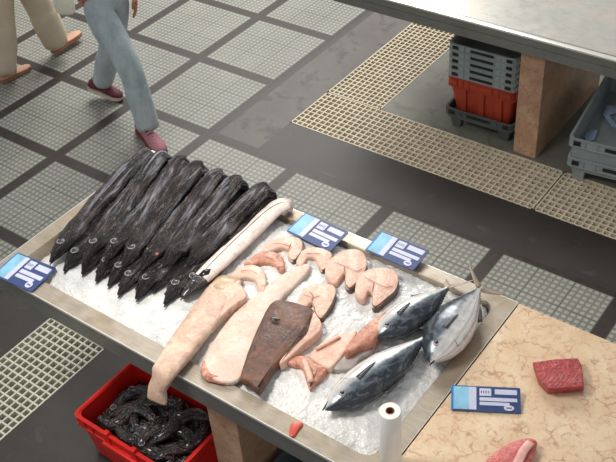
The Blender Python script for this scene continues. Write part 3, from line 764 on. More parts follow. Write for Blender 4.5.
# ================================================================ price cards
def card(pTL, pTR, pBL, zb, zf, label):
    TL, TR, BL = at(*pTL, zb), at(*pTR, zb), at(*pBL, zf)
    X = (TR - TL); Y = (TL - BL); W_ = X.length; H_ = Y.length; X.normalize(); Z = X.cross(Y).normalized(); Y = Z.cross(X).normalized()
    root = thing('price_card', BL, label, 'price card')
    def P(x, y, z): return BL + X * (x * W_) + Y * (y * H_) + Z * z
    def plate(mb, x0, y0, x1, y1, z0, z1, n=0, r=0):
        if r:
            pts = []
            for cx, cy, a0 in ((x1 - r, y1 - r * 1.6, 0), (x0 + r, y1 - r * 1.6, 90), (x0 + r, y0 + r * 1.6, 180), (x1 - r, y0 + r * 1.6, 270)):
                for i in range(4):
                    a = radians(a0 + 30 * i); pts.append((cx + r * cos(a), cy + 1.6 * r * sin(a)))
        else: pts = [(x0, y0), (x1, y0), (x1, y1), (x0, y1)]
        mb.hexa([P(x, y, z0) for x, y in pts], [P(x, y, z1) for x, y in pts]); return mb
    plate(MB(), 0, 0, 1, 1, -.004, .0, r=.03).build('panel', CNAVY, root, smooth=False)
    plate(MB(), .0, .02, .035, .98, -.0035, .0006).build('blue_edge', CBLUE, root, smooth=False)
    plate(MB(), .035, .06, .36, .96, .0, .0008).build('picture', CCYAN, root, smooth=False)
    plate(MB(), .26, .06, .365, .96, .0008, .0012).build('pale_picture_side', CWHITE, root, smooth=False)
    for x0, y0, x1, y1 in ((.41, .62, .58, .92), (.63, .70, .95, .90), (.41, .42, .95, .56), (.41, .25, .84, .38)):
        f = plate(MB(), x0, y0, x1, y1, .0, .001, r=.012).build('text_field', CWHITE, root, smooth=False)
        mb = MB(); n = 4 if x1 - x0 < .3 else 6
        for i in range(n):
            xx = x0 + (x1 - x0) * (.12 + .8 * i / n); plate(mb, xx, y0 + (y1 - y0) * .35, xx + (x1 - x0) * .07, y0 + (y1 - y0) * .68, .001, .0014)
        if x1 - x0 < .3: mb.build('faded_lettering', CINK, f, smooth=False)
        else: mb.bm.free()
    mb = MB(); pts = [(.83 + .075 * cos(2 * pi * i / 16), .17 + .11 * sin(2 * pi * i / 16)) for i in range(16)]
    mb.hexa([P(x, y, .001) for x, y in pts], [P(x, y, .0018) for x, y in pts]); lg = mb.build('round_logo', CWHITE, root, smooth=False)
    mb = MB(); plate(mb, .79, .15, .87, .19, .0018, .0022); mb.build('logo_band', CINK, lg, smooth=False)
    return root
card((304.5, 212), (348, 231.6), (286, 231), T + .035, T + .025, 'blue price card on the back rim behind the small steaks, left one')
card((381.6, 231), (429.7, 250.5), (364.7, 250), T + .035, T + .025, 'blue price card on the back rim just behind the tuna')
card((17, 252), (56, 268), (-8, 275), T + .012, T + .008, 'blue price card at the left corner below the black fish snouts')
card((451, 385), (520, 388), (451, 410), T + .030, T + .006, 'blue price card lying on the cream marble')
# clips the two back cards rest on
for (u, v), lb in (((322, 236), 'clear plastic clip under the left back price card'), ((397, 257), 'clear plastic clip under the back price card by the tuna')):
    p = at(u, v, T + .012); mb = MB(); mb.box((p.x - .03, p.y - .012, T), (p.x + .03, p.y + .012, T + .0245))
    tag(mb.build('card_clip', CWHITE, origin=(p.x, p.y, T), bevel=.002), lb, 'card clip')

# paper roll
pr = at(390, 411, T + .28); pr2 = Vector((pr.x, pr.y, T))
root = thing('paper_roll', (pr.x, pr.y, T), 'upright white paper roll with brown core at the bottom edge', 'paper roll')
r0, r1, H = .036, .013, .28
mb = MB(); mb.lathe((pr.x, pr.y, T + .001), [(r1, .002), (r0 - .002, 0), (r0, .002), (r0, H - .003), (r0 - .002, H), (r1 + .0015, H), (r1, H - .004), (r1, .002)], 32)
mb.build('paper', PAPER, root, angle=50)
mb = MB(); mb.lathe((pr.x, pr.y, T + .002), [(r1 - .0005, 0), (r1 + .0008, 0), (r1 + .0008, H + .001), (r1 - .001, H + .001), (r1 - .001, H - .06), (0.0005, H - .06)], 24); mb.build('core', CARDB, root, angle=50)

# ================================================================ crates
def crate(name, L, W, H, m, label, cat='crate', group=None, taper=.02, rim=.045, loc=(0, 0, 0), rz=0, slots=True, wall=.005, feet=False, ribs=5, dark=RECSHADE):
    """open stackable crate: L along x, W along y; origin at its base centre"""
    root = thing(name, (0, 0, 0), label, cat, group)
    def rr(dx, z, r=.03): return rrect(-L / 2 + dx, L / 2 - dx, -W / 2 + dx, W / 2 - dx, r, z, 4)
    b = MB()
    b.rings([rr(taper + .012, .0), rr(taper, .008), rr(.014, H - rim), rr(.012, H - .004), rr(.012 + wall, H - .004), rr(taper + wall, .012), rr(taper + wall + .03, .008)])
    b.build('body', m, root, angle=35)
    f = MB()
    f.rings([rr(.013, H - rim + .004), rr(0, H - rim + .002), rr(0, H - rim + .007), rr(.006, H - rim + .008), rr(.006, H - .007), rr(0, H - .006), rr(0, H), rr(.013, H), rr(.013, H - rim + .004)], cap=False)
    f.build('rim', m, root, angle=35)
    z0, z1 = H - rim + .006, H - .005
    v = MB()
    for s in (-1, 1):
        for i in range(ribs * 2 + 1):
            x = (-L / 2 + .03) + (L - .06) * i / (ribs * 2)
            if abs(x) < L * .17: continue
            v.box((x - .002, s * (W / 2 - .004) - .004, z0), (x + .002, s * (W / 2 - .004) + .004, z1))
        for i in range(6):
            y = (-W / 2 + .03) + (W - .06) * i / 5
            v.box((s * (L / 2 - .004) - .004, y - .002, z0), (s * (L / 2 - .004) + .004, y + .002, z1))
    def rf(dx, z): return rrect(-L / 2 + dx, L / 2 - dx, -W / 2 + dx, W / 2 - dx, .03, z, 4)
    v.rings([rf(.008, z0 + .001), rf(.0072, z0 + .001), rf(.0072, z0 + .004), rf(.008, z0 + .004), rf(.008, z0 + .001)], cap=False)
    v.build('ribs', m, root, smooth=False)
    if slots:
        for s in (-1, 1):
            h = MB(); h.box((-L * .16, s * (W / 2 - .002) - .002, H - rim * .66), (L * .16, s * (W / 2 - .002) + .0015, H - rim * .30)); h.build('handle_slot', dark, root, smooth=False)
    if feet:
        for sx in (-1, 1):
            for sy in (-1, 1):
                h = MB(); cx, cy = sx * (L / 2 - .07), sy * (W / 2 - .06); h.hexa([(cx + a * .028, cy + c * .024, -.07) for a, c in ((-1, -1), (1, -1), (1, 1), (-1, 1))], [(cx + a * .038, cy + c * .034, .004) for a, c in ((-1, -1), (1, -1), (1, 1), (-1, 1))])
                h.build('foot', m, root, bevel=.003)
    for s in (-1, 1):
        for sx in (-1, 1):
            h = MB(); xc = sx * (L / 2 - .052); h.box((xc - .020, s * (W / 2 - .002) - .002, H - rim * .72), (xc + .020, s * (W / 2 - .002) + .0012, H - rim * .26)); h.build('rim_recess', dark, root, smooth=False)  # flat box marks the recess; default colour carries its shade
    root.location = loc; root.rotation_euler = (0, 0, rz)
    return root
# stack under the far table
SX, SY, RZ = 2.875, 1.155, radians(2)
crate('pallet_crate', .47, .60, .075, GREYD, 'low dark grey footed carrier under the red crate', loc=(SX, SY, .07), rz=RZ, feet=True, rim=.05, taper=.01)
rc = crate('stacking_crate', .455, .58, .27, RED2, 'dull red crate in the stack under the far table', loc=(SX + .0, SY, .10), rz=RZ, rim=.07, taper=.045, dark=RED2)
for k, x in enumerate((-.12, 0.0, .12)):
    mb = MB()
    for s in (-1,): mb.hexa([(x - .018, s * .252 - .012, .03), (x + .018, s * .252 - .012, .03), (x + .018, s * .252 + .01, .03), (x - .018, s * .252 + .01, .03)], [(x - .024, s * .28 - .008, .2), (x + .024, s * .28 - .008, .2), (x + .024, s * .28 + .01, .2), (x - .024, s * .28 + .01, .2)])
    o = mb.build('wall_rib', RED2, None, smooth=False); o.parent = rc
lab5 = ['lowest grey crate, resting on the dull red crate', 'second grey crate above the dull red crate', 'middle grey crate of the five nested grey ones', 'fourth grey crate up, just below the topmost', 'topmost grey crate of the stack under the far table']
c0 = crate('nested_crate', .455, .58, .16, GREYP, lab5[0], group='grey crates nested under the far table', loc=(SX, SY, .255), rz=RZ, rim=.044, taper=.035, wall=.003)
for k in range(1, 5):
    c = copy_tree(c0); c.location.z = .255 + .0455 * k; c['label'] = lab5[k]
# grey crates at the right edge
for k, (lb, z_) in enumerate((('lower grey crate with a foot on the grating at the right edge', .07), ('upper grey crate holding blue paper scraps at the right edge', .145))):
    crate('fish_crate', .62, .82, .16 if k else .10, GREYP, lb, loc=(3.79 - .004 * k, 1.16, z_), rz=radians(7), rim=.06, taper=.02, feet=(k == 0), ribs=4)
for (pts, lb) in (([(585, 134), (590, 128), (598, 128), (595, 137), (586, 140)], 'small pale blue paper scrap at the near end of the right grey crate'),
                  ([(603, 112), (607, 103), (616, 104), (624, 108), (610, 113), (620, 127), (612, 124)], 'large torn pale blue paper in the right grey crate')):
    P = xy(pts, .185); mb, R = slab(P, .168, .171, .0008, .004, 1)
    tag(mb.build('paper_scrap', BLUEP, origin=(P[0].x, P[0].y, .168)), lb, 'paper')

# red crate with black fish, lower left
RCX, RCY = 2.875, -2.035
rcr = crate('red_crate', .60, .40, .28, RED, 'bright red crate full of black fish under the front table', loc=(RCX, RCY, 0), rim=.06, taper=.035, dark=RED, slots=False, wall=.007, ribs=3)
mb = MB()
for x in (-.09, .07):
    mb.hexa([(x - .022, -.20, .222), (x + .022, -.20, .222), (x + .022, -.165, .222), (x - .022, -.165, .222)], [(x - .012, -.205, .298), (x + .012, -.205, .298), (x + .012, -.18, .298), (x - .012, -.18, .298)])
o = mb.build('stacking_lugs', RED, None, bevel=.004); o.parent = rcr
mb = MB(); mb.box((-.115, -.215, .2), (.095, -.198, .232)); o = mb.build('front_grip', RED, None, bevel=.005); o.parent = rcr
def crate_fish(i, pts, w, label):
    P = smooth_path(pts, 8); n = len(P)
    wh = lerp_list([(w * .12, w * .12), (w * .55, w * .45), (w * .85, w * .62), (w, w * .7), (w, w * .7), (w * .9, w * .6), (w * .6, w * .45)], n)
    root = thing('black_scabbardfish', (P[0].x, P[0].y, .1), label, 'fish', 'black fish heaped in the red crate')
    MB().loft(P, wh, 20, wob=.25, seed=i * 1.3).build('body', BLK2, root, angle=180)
    k = n // 6 + 1; e = P[k] + Vector((0, 0, wh[k][1] * .9))
    mb = MB(); mb.ball(e, .013, sc=(1, 1, .55)); ey = mb.build('eye', EYEB, root)
    if i % 3: return
    mb = MB(); mb.tube([(e + Vector((cos(q) * .013, sin(q) * .013, .003))) for q in [2 * pi * t / 14 for t in range(15)]], .0014, 6); mb.build('eye_ring', EYER, ey, angle=180)
rnd = random.Random(4)
spots = [('at the left wall', -.20, .03, 80), ('in the front left corner', -.15, -.10, 20), ('along the front wall left of its middle', -.05, -.12, 175), ('along the front wall right of its middle', .07, -.12, 10),
         ('in the front right corner', .17, -.09, 60), ('at the right wall', .20, .04, 100), ('just left of the centre', -.09, -.02, 130), ('at the centre', .0, -.03, 60), ('just right of the centre', .10, .0, 30),
         ('right below the hanging fillet end', -.05, .07, 160), ('behind the centre', .06, .09, 120), ('at the back right', .16, .12, 150), ('at the back left', -.16, .12, 40)]
for layer in range(2):
    for i, (nm, cx, cy, ang) in enumerate(spots):
        if layer == 1 and i in (0, 2, 4, 5, 7, 10, 12): continue
        a = radians(ang + 70 * layer + rnd.uniform(-10, 10)); Ln = .12; z = .195 + layer * .022 + .03 * (1 - (cx / .25) ** 2)
        c = Vector((RCX + cx * (1 - .12 * layer), RCY + cy * (1 - .2 * layer), z)); d = Vector((cos(a), sin(a), 0)); s = Vector((-sin(a), cos(a), 0))
        k = rnd.choice((-1, 1)) * .035
        pts = [c - d * Ln + s * k, c - d * Ln * .5 + Vector((0, 0, .010)), c + Vector((0, 0, .014)) - s * k * .5, c + d * Ln * .5 + Vector((0, 0, .008)), c + d * Ln + s * k + Vector((0, 0, -.02))]
        for p in pts:
            p.x = min(max(p.x, RCX - .228), RCX + .228); p.y = min(max(p.y, RCY - .135), RCY + .135)
        crate_fish(i, pts, .030, 'glossy black fish in the red crate, %s %s' % ('uppermost' if layer else 'lower', nm))
mb = MB(); nx, ny = 44, 28; G = {}
for i in range(nx + 1):
    for j in range(ny + 1):
        x = -.25 + .5 * i / nx; y = -.15 + .30 * j / ny
        z = .19 + .035 * (1 - (x / .25) ** 2) + .02 * noise.noise(Vector((x * 18, y * 18, 5))) + .012 * noise.noise(Vector((x * 50, y * 50, 5)))
        G[i, j] = mb.bm.verts.new((RCX + x, RCY + y, z))
for i in range(nx):
    for j in range(ny):
        f = mb.bm.faces.new([G[i, j], G[i + 1, j], G[i + 1, j + 1], G[i, j + 1]])
        for lp, (a_, b_) in zip(f.loops, ((i, j), (i + 1, j), (i + 1, j + 1), (i, j + 1))): lp[mb.uv].uv = (a_ / nx * .6, b_ / ny)
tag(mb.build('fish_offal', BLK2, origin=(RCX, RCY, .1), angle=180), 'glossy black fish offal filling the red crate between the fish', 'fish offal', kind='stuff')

# blue grey crate beneath the front table
crate('grey_bin', .60, .40, .34, GREYB, 'blue grey bin under the front table right of the stone pedestal', loc=(3.80, -1.93, 0), rim=.05, taper=.03, slots=True)

# ================================================================ far table
FX0, FX1, FY0, FY1 = 1.9, 6.4, .752, 2.05
ft = thing('steel_display_table', (4.1, 1.4, 0), 'long wet steel display table at the upper right on a stone pedestal', 'table')
mb = MB(); r = .008
mb.rings([rrect(FX0 + .02, FX1 - .02, FY0 + .02, FY1 - .02, r, T - .11), rrect(FX0, FX1, FY0, FY1, r, T - .108), rrect(FX0, FX1, FY0, FY1, r, T - .055), rrect(FX0 + .004, FX1, FY0 + .004, FY1, r, T - .053), rrect(FX0, FX1, FY0, FY1, r, T - .05),
          rrect(FX0, FX1, FY0, FY1, r, T - .004), rrect(FX0 + .004, FX1 - .004, FY0 + .004, FY1 - .004, r, T), rrect(FX0 + .045, FX1 - .045, FY0 + .045, FY1 - .045, r, T), rrect(FX0 + .052, FX1 - .052, FY0 + .052, FY1 - .052, r, T - .008)], cap=False)
mb.build('edge_frame', STEELD, ft, angle=30)
mb = MB(); mb.rings([rrect(FX0 - .001, FX1 + .001, FY0 - .001, FY1 + .001, r, T - .010), rrect(FX0 - .001, FX1 + .001, FY0 - .001, FY1 + .001, r, T - .001), rrect(FX0 + .004, FX1 - .004, FY0 + .004, FY1 - .004, r, T + .0012), rrect(FX0 + .03, FX1 - .03, FY0 + .03, FY1 - .03, r, T + .0012)], cap=False)
mb.build('highlight_edge', EDGE_LIGHT, ft, angle=30)
mb = MB(); mb.box((FX0 + .05, FY0 + .05, T - .02), (FX1 - .05, FY1 - .05, T - .0075)); mb.build('wet_top', STEELW, ft, smooth=False)
mb = MB(); mb.box((FX0 + .02, FY0 + .02, T - .112), (FX1 - .02, FY1 - .02, T - .105)); mb.build('underside', STEELD, ft, smooth=False)
mb = MB(); mb.box((3.15, .822, 0), (3.298, 1.75, T - .112)); mb.build('stone_pedestal', PEDM, ft, bevel=.004)
mb = MB(); mb.box((5.3, .822, 0), (5.45, 1.75, T - .112)); mb.build('stone_pedestal', PEDM, ft, bevel=.004)

# ================================================================ people
def skin_mesh(name, nodes, edges, m, parent, root_key, sub=2):
    """one continuous surface grown along a skeleton; nodes key -> (pos, rx, ry)"""
    keys = list(nodes); idx = {k: i for i, k in enumerate(keys)}; org = wloc(parent)
    me = bpy.data.meshes.new(name); me.from_pydata([Vector(nodes[k][0]) - org for k in keys], [(idx[a], idx[b]) for a, b in edges], []); me.update()
    o = bpy.data.objects.new(name, me); sc.collection.objects.link(o)
    md = o.modifiers.new('skin', 'SKIN'); md.use_smooth_shade = True
    lay = me.skin_vertices[0].data
    for k in keys:
        n = nodes[k]; lay[idx[k]].radius = (n[1], n[2] if len(n) > 2 else n[1])
        lay[idx[k]].use_root = (k == root_key)
    s = o.modifiers.new('sub', 'SUBSURF'); s.levels = sub; s.render_levels = sub
    dg = bpy.context.evaluated_depsgraph_get(); ev = o.evaluated_get(dg)
    nm = bpy.data.meshes.new_from_object(ev); o.modifiers.clear(); o.data = nm; bpy.data.meshes.remove(me)
    nm.materials.clear(); nm.materials.append(m)
    for p in nm.polygons: p.use_smooth = True
    o.parent = parent
    return o
def hand_nodes(N, E, pre, wrist, dirn, palm_n, thumb_side, s=1.0):
    """wrist key must exist; dirn: hand direction, palm_n: palm normal, thumb_side: towards the thumb"""
    d = Vector(dirn).normalized(); t = Vector(thumb_side); t = (t - d * t.dot(d)).normalized(); nrm = Vector(palm_n)
    w_ = Vector(N[wrist][0]); c = w_ + d * .045 * s
    N[pre + 'palm'] = (c, .026 * s, .014 * s); E.append((wrist, pre + 'palm'))
    N[pre + 'palm2'] = (w_ + d * .075 * s, .034 * s, .011 * s); E.append((pre + 'palm', pre + 'palm2'))
def fingers(parent, wrist, dirn, palm_n, thumb_side, m, s=1.0):
    d = Vector(dirn).normalized(); t = Vector(thumb_side); t = (t - d * t.dot(d)).normalized(); n = Vector(palm_n).normalized()
    mb = MB()
    for k, (off, ln) in enumerate(((.026, .068), (.009, .076), (-.009, .070), (-.026, .056))):
        b = wrist + d * .072 * s + t * off * s
        P = [b - d * .012 * s, b + d * ln * .38 * s + n * .004, b + d * ln * .72 * s + n * .014, b + d * ln * .98 * s + n * .026]
        P = smooth_path(P, 4); r = lerp_list([.0088, .0086, .0078, .0068, .0045], len(P)); mb.tube(P, [x * s for x in r], 10)
    b = wrist + d * .028 * s + t * .024 * s
    P = smooth_path([b - t * .008, b + (t * .016 + d * .018 + n * .006) * s, b + (t * .022 + d * .042 + n * .012) * s, b + (t * .02 + d * .06 + n * .016) * s], 4)
    mb.tube(P, [x * s for x in lerp_list([.011, .0105, .009, .006], len(P))], 10)
    return mb
def merge_into(o, mb):
    bm = bmesh.new(); bm.from_mesh(o.data); me = bpy.data.meshes.new('tmp'); org = wloc(o.parent)
    bmesh.ops.translate(mb.bm, verts=mb.bm.verts, vec=-org); bmesh.ops.recalc_face_normals(mb.bm, faces=mb.bm.faces)
    mb.bm.to_mesh(me); mb.bm.free()
    for p in me.polygons: p.use_smooth = True
    bm.from_mesh(me); bm.to_mesh(o.data); bm.free(); bpy.data.meshes.remove(me)
    for p in o.data.polygons: p.use_smooth = True
def shoe(parent, heel, toe, m_up, m_sole, laces=True, flat=False, w=.045, hgt=.075, tilt_up=0.0):
    heel, toe = Vector(heel), Vector(toe); d = (toe - heel).normalized(); L = (toe - heel).length
    st = [0, .08, .25, .45, .65, .82, .94, 1.0]; hw = [.45, .72, .78, .8, 1.0, 1.0, .74, .3]
    hh = [.62, .95, 1.0, .85, .62, .46, .36, .16] if not flat else [.5, .62, .5, .4, .34, .32, .26, .12]
    P = [heel + d * L * s for s in st]
    mb = MB(); R = []
    sd = d.cross(Vector((0, 0, 1))).normalized(); up = sd.cross(d).normalized()
    for p, a, h in zip(P, hw, hh):
        ring = []
        for j in range(14):
            q = 2 * pi * j / 14; cz = sin(q); ring.append(p + sd * cos(q) * a * w * (1 if cz < 0.2 else 1 - .32 * cz) + up * (hgt * h * .5 + .016 + cz * hgt * h * .5))
        R.append(ring)
    mb.rings(R); up_ = mb.build('shoe', m_up, parent, angle=180)
    mb = MB(); R = []
    for p, a in zip(P, hw):
        R.append([p + sd * a * w * 1.06 * s_ + up * z_ for s_, z_ in ((-1, .0), (1, .0), (1.02, .012), (.97, .024), (-.97, .024), (-1.02, .012))])
    mb.rings(R); mb.build('sole', m_sole, up_, angle=50)
    if laces:
        mb = MB()
        for i in range(5):
            c = heel + d * L * (.42 + .07 * i) + up * (hgt * (.93 - .11 * i) + .017)
            mb.tube([c - sd * .022 - up * .008, c + up * .002, c + sd * .022 - up * .008], .0032, 6)
        c = heel + d * L * .40 + up * (hgt * .95 + .02)
        mb.tube([c, c + sd * .022 + up * .014, c + sd * .042 + up * .0, c + sd * .02 - up * .002 + d * .01, c], .0028, 6)
        mb.tube([c, c - sd * .022 + up * .012, c - sd * .036 - up * .004, c - sd * .015 + d * .01, c], .0028, 6)
        mb.build('laces', LACE, up_, angle=180)
    return up_
V3 = Vector
# --- woman in jeans
wm = thing('person', (.8, -.12, 0), 'person in light blue jeans and burgundy sneakers striding towards the fish table', 'person')
fw = V3((.95, -.3, 0)).normalized(); lf = V3((.3, .95, 0)).normalized()
pc = V3((.775, -.085, .88))
hl, hr = pc + lf * .085 + V3((0, 0, -.03)), pc - lf * .085 + V3((0, 0, -.03))
kr, ar = at(131, 70, .49), at(147, 122, .11)
kl, al = at(111, 46, .47), at(103, 80, .15)
N = {'pelvis': (pc, .13, .10), 'waist': (pc + V3((0, 0, .16)), .115, .085), 'chest': (pc + V3((0, 0, .36)) + fw * .02, .14, .10), 'neck0': (pc + V3((0, 0, .53)), .07, .06), 'neck': (pc + V3((0, 0, .60)) + fw * .01, .048, .048),
     'head0': (pc + V3((0, 0, .66)) + fw * .02, .062, .07), 'head': (pc + V3((0, 0, .75)) + fw * .025, .078, .09), 'headt': (pc + V3((0, 0, .81)) + fw * .02, .055, .065),
     'hr': (hr, .085), 'kr': (kr, .055), 'cr': (kr.lerp(ar, .35), .052), 'ar': (ar, .036), 'fr': (ar + V3((.02, -.006, -.05)), .034), 'hl': (hl, .085), 'kl': (kl, .055), 'cl': (kl.lerp(al, .35), .052), 'al': (al, .036), 'fl': (al + V3((-.0, 0, -.04)), .034)}
shl, shr = pc + lf * .17 + V3((0, 0, .48)), pc - lf * .17 + V3((0, 0, .48))
wl = at(134, -6, .83); ell = shl.lerp(wl, .52) + lf * .04
wr = at(76, -14, .97); elr = shr.lerp(wr, .5) - lf * .05 - fw * .06
N.update({'sl': (shl, .05), 'el': (ell, .038), 'wl': (wl, .024, .02), 'sr': (shr, .05), 'er': (elr, .038), 'wr': (wr, .024, .02)})
E = [('pelvis', 'waist'), ('waist', 'chest'), ('chest', 'neck0'), ('neck0', 'neck'), ('neck', 'head0'), ('head0', 'head'), ('head', 'headt'), ('pelvis', 'hr'), ('hr', 'kr'), ('kr', 'cr'), ('cr', 'ar'), ('ar', 'fr'), ('pelvis', 'hl'), ('hl', 'kl'), ('kl', 'cl'), ('cl', 'al'), ('al', 'fl'),
     ('chest', 'sl'), ('sl', 'el'), ('el', 'wl'), ('chest', 'sr'), ('sr', 'er'), ('er', 'wr')]
dl = (at(138, 21, .67) - wl).normalized(); drr = (at(81, 8, .83) - wr).normalized()
hand_nodes(N, E, 'l', 'wl', dl, -lf, fw); hand_nodes(N, E, 'r', 'wr', drr, lf, fw)
body = skin_mesh('body', N, E, SKIN, wm, 'pelvis')
merge_into(body, fingers(wm, wl, dl, -lf * .6 - fw * .6, fw * .8 - lf * .5, SKIN)); merge_into(body, fingers(wm, wr, drr, lf, fw, SKIN))
def face(parent, hc, fwd, lft, hair_len=.12, hair=HAIR):
    mb = MB(); mb.ball(hc + V3((0, 0, .028)) - fwd * .016, .102, 20, 14, sc=(.93, .93, 1.02)); mb.loft([hc - fwd * .05 + V3((0, 0, .03)), hc - fwd * .075 + V3((0, 0, -.05)), hc - fwd * .07 + V3((0, 0, -hair_len - .05))], [(.08, .05), (.075, .04), (.05, .02)], 14, side0=lft)
    mb.build('hair', hair, parent, angle=180)
    for s_ in (-1, 1):
        mb = MB(); mb.ball(hc + fwd * .078 + lft * .03 * s_ + V3((0, 0, -.005)), .0115); mb.build('eye', WHITEC, parent, angle=180)
    mb = MB(); mb.loft([hc + fwd * .084 + V3((0, 0, .0)), hc + fwd * .102 + V3((0, 0, -.03)), hc + fwd * .085 + V3((0, 0, -.04))], [(.006, .006), (.012, .01), (.008, .006)], 10, side0=lft); mb.build('nose', SKIN, parent, angle=180)
    mb = MB(); mb.loft([hc + fwd * .078 - lft * .022 + V3((0, 0, -.062)), hc + fwd * .086 + V3((0, 0, -.062)), hc + fwd * .078 + lft * .022 + V3((0, 0, -.062))], [(.003, .003), (.006, .006), (.003, .003)], 8); mb.build('mouth', F_DARK, parent, angle=180)
    for s_ in (-1, 1):
        mb = MB(); mb.ball(hc + lft * .082 * s_ + V3((0, 0, -.01)), .022, sc=(.5, .5, 1)); mb.build('ear', SKIN, parent, angle=180)
face(wm, V3(N['head'][0]), fw, lf)
# jeans
cuffr = kr.lerp(ar, .90); cuffl = kl.lerp(al, .84)
J = {'w': (pc + V3((0, 0, .10)), .155, .115), 'p': (pc, .17, .125), 'hr': (hr - lf * .01, .115), 'tr': (hr.lerp(kr, .5) + fw * .01, .098), 'kr': (kr, .082), 'cr': (kr.lerp(ar, .5), .078), 'ar': (cuffr, .070, .072),
     'hl': (hl + lf * .01, .115), 'tl': (hl.lerp(kl, .5), .098), 'kl': (kl, .082), 'cl': (kl.lerp(al, .5), .078), 'al': (cuffl, .070, .072)}
skin_mesh('jeans', J, [('w', 'p'), ('p', 'hr'), ('hr', 'tr'), ('tr', 'kr'), ('kr', 'cr'), ('cr', 'ar'), ('p', 'hl'), ('hl', 'tl'), ('tl', 'kl'), ('kl', 'cl'), ('cl', 'al')], DENIM, wm, 'p')
Tp = {'a': (pc + V3((0, 0, .13)), .16, .12), 'b': (pc + V3((0, 0, .3)), .15, .115), 'c': (pc + V3((0, 0, .42)) + fw * .01, .17, .115), 'sl': (shl, .065), 'el': (shl.lerp(ell, .5), .06), 'sr': (shr, .065), 'er': (shr.lerp(elr, .5), .06), 'n': (pc + V3((0, 0, .53)), .09, .08)}
skin_mesh('shirt', Tp, [('a', 'b'), ('b', 'c'), ('c', 'n'), ('c', 'sl'), ('sl', 'el'), ('c', 'sr'), ('sr', 'er')], WHITEC, wm, 'b')
def hem(o, a, b, rs, ts=(.25, .5, .75, .9, 1.0)):
    mb = MB(); mb.loft([a.lerp(b, t) for t in ts], [(r, r) for r in rs], 24, wob=.10, seed=a.x); merge_into(o, mb)
jn = [o for o in wm.children if o.name.startswith('jeans')][0]
hem(jn, kr, ar + V3((.006, -.004, -.035)), (.060, .0775, .076, .073, .072), (.02, .35, .7, .9, 1.0)); hem(jn, kl, al + (al - kl) * .02, (.060, .077, .074, .071, .070), (.02, .35, .7, .9, 1.0))
hR = at(139, 130, .0); tR = at(164, 156, .0); shoe(wm, V3((hR.x, hR.y, .004)), V3((tR.x, tR.y, .004)), SHOEP, SOLER, w=.05, hgt=.09)
hL = at(89, 88, .07); tL = at(121, 99, .012); dL = (tL - hL).normalized(); shoe(wm, hL, hL + dL * .25, SHOE, SOLE, w=.048, hgt=.085)

# --- walker in beige trousers
bp = thing('person', (-.28, 0, 0), 'person in wide beige trousers and flat tan shoes at the upper left corner', 'person')
fw2 = V3((.05, 1, 0)).normalized(); lf2 = V3((-1, .05, 0)).normalized()
pc2 = V3((-.27, .0, .90)); hl2, hr2 = pc2 + lf2 * .085, pc2 - lf2 * .085
a1 = V3((-.33, -.205, .09)); k1 = V3((-.33, -.13, .48)); a2 = at(56, 42, .12); k2 = at(36, -2, .50)
N = {'pelvis': (pc2, .13, .10), 'waist': (pc2 + V3((0, 0, .16)), .115, .085), 'chest': (pc2 + V3((0, 0, .36)), .14, .10), 'neck0': (pc2 + V3((0, 0, .53)), .07, .06), 'neck': (pc2 + V3((0, 0, .60)), .048), 'head0': (pc2 + V3((0, 0, .66)) + fw2 * .02, .062, .07),
     'head': (pc2 + V3((0, 0, .75)) + fw2 * .025, .078, .09), 'headt': (pc2 + V3((0, 0, .81)), .055, .065), 'h1': (hl2, .085), 'k1': (k1, .055), 'a1': (a1, .036), 'f1': (a1 + V3((0, .02, -.05)), .032), 'h2': (hr2, .085), 'k2': (k2, .055), 'a2': (a2, .036), 'f2': (a2 + V3((0, .02, -.05)), .032)}
sl2, sr2 = pc2 + lf2 * .17 + V3((0, 0, .48)), pc2 - lf2 * .17 + V3((0, 0, .48))
w1 = sl2 + V3((-.05, .2, -.5)); e1 = sl2.lerp(w1, .5) + V3((-.03, -.04, 0)); w2 = sr2 + V3((.09, -.1, -.5)); e2 = sr2.lerp(w2, .5) + V3((.02, -.03, 0))
N.update({'s1': (sl2, .05), 'e1': (e1, .038), 'w1': (w1, .024, .02), 's2': (sr2, .05), 'e2': (e2, .038), 'w2': (w2, .024, .02)})
E = [('pelvis', 'waist'), ('waist', 'chest'), ('chest', 'neck0'), ('neck0', 'neck'), ('neck', 'head0'), ('head0', 'head'), ('head', 'headt'), ('pelvis', 'h1'), ('h1', 'k1'), ('k1', 'a1'), ('a1', 'f1'), ('pelvis', 'h2'), ('h2', 'k2'), ('k2', 'a2'), ('a2', 'f2'), ('chest', 's1'), ('s1', 'e1'), ('e1', 'w1'), ('chest', 's2'), ('s2', 'e2'), ('e2', 'w2')]
dd = V3((0, .1, -1)); hand_nodes(N, E, 'l', 'w1', dd, -lf2, fw2); hand_nodes(N, E, 'r', 'w2', dd, lf2, fw2)
b2 = skin_mesh('body', N, E, SKIN, bp, 'pelvis'); merge_into(b2, fingers(bp, w1, dd, -lf2, fw2, SKIN)); merge_into(b2, fingers(bp, w2, dd, lf2, fw2, SKIN))
face(bp, V3(N['head'][0]), fw2, lf2)
c1, c2 = k1.lerp(a1, .97), k2.lerp(a2, .93)
J = {'w': (pc2 + V3((0, 0, .10)), .15, .115), 'p': (pc2, .17, .13), 'h1': (hl2, .12), 'k1': (k1, .105), 'a1': (c1, .10), 'h2': (hr2, .12), 'k2': (k2, .11), 'a2': (c2, .095)}
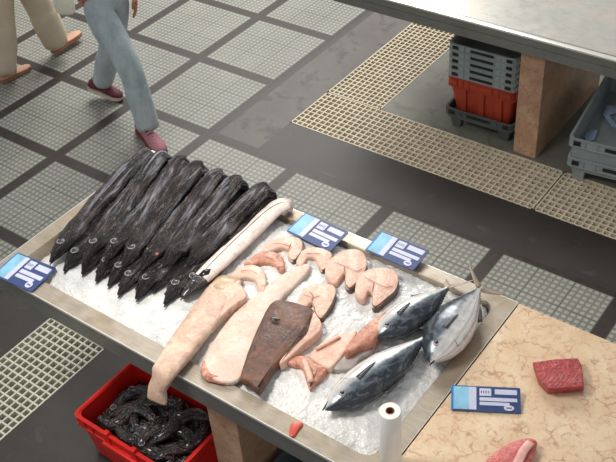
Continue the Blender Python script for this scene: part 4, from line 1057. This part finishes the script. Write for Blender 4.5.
skin_mesh('trousers', J, [('w', 'p'), ('p', 'h1'), ('h1', 'k1'), ('k1', 'a1'), ('p', 'h2'), ('h2', 'k2'), ('k2', 'a2')], BEIGE, bp, 'p')
Tp = {'a': (pc2 + V3((0, 0, .13)), .16, .12), 'b': (pc2 + V3((0, 0, .3)), .15, .115), 'c': (pc2 + V3((0, 0, .42)), .17, .115), 's1': (sl2, .065), 'e1': (sl2.lerp(e1, .6), .06), 's2': (sr2, .065), 'e2': (sr2.lerp(e2, .6), .06), 'n': (pc2 + V3((0, 0, .53)), .09, .08)}
skin_mesh('shirt', Tp, [('a', 'b'), ('b', 'c'), ('c', 'n'), ('c', 's1'), ('s1', 'e1'), ('c', 's2'), ('s2', 'e2')], WHITEC, bp, 'b')
tr = [o for o in bp.children if o.name.startswith('trousers')][0]
hem(tr, k1, a1 + V3((0, -.03, -.02)), (.085, .098, .096, .092, .09), (.02, .35, .7, .9, 1.0)); hem(tr, k2, a2 + (a2 - k2) * .02, (.085, .103, .100, .094, .09), (.02, .35, .7, .9, 1.0))
shoe(bp, V3((-.325, -.29, .004)), V3((-.300, -.030, .004)), TAN, simple('tan_sole', lin(150, 110, 88), .6), laces=False, flat=True, w=.042, hgt=.06)
h2_ = at(53, 54, .02); t2_ = at(86, 29, .05); d2 = (t2_ - h2_).normalized(); shoe(bp, h2_, h2_ + d2 * .30, TAN, simple('pink_sole', lin(168, 112, 92), .6), laces=False, flat=True, w=.045, hgt=.065)
# white cloth bag carried by the walker
c = at(63, 0, .62); bag = thing('cloth_bag', c, 'white cloth bag hanging between the two walking people', 'bag')
mb = MB(); mb.loft([c + V3((0, 0, .14)), c + V3((0, 0, .08)), c, c + V3((0, 0, -.08)), c + V3((0, 0, -.105))], [(.05, .012), (.07, .03), (.075, .04), (.07, .035), (.045, .015)], 16, side0=V3((.85, .5, 0))); mb.build('pouch', WHITEC, bag, angle=180)
mb = MB(); mb.tube(smooth_path([c + V3((-.03, -.02, .13)), c + V3((-.01, -.005, .28)), c + V3((.03, .02, .13))], 6), .006, 8); mb.build('strap', WHITEC, bag, angle=180)
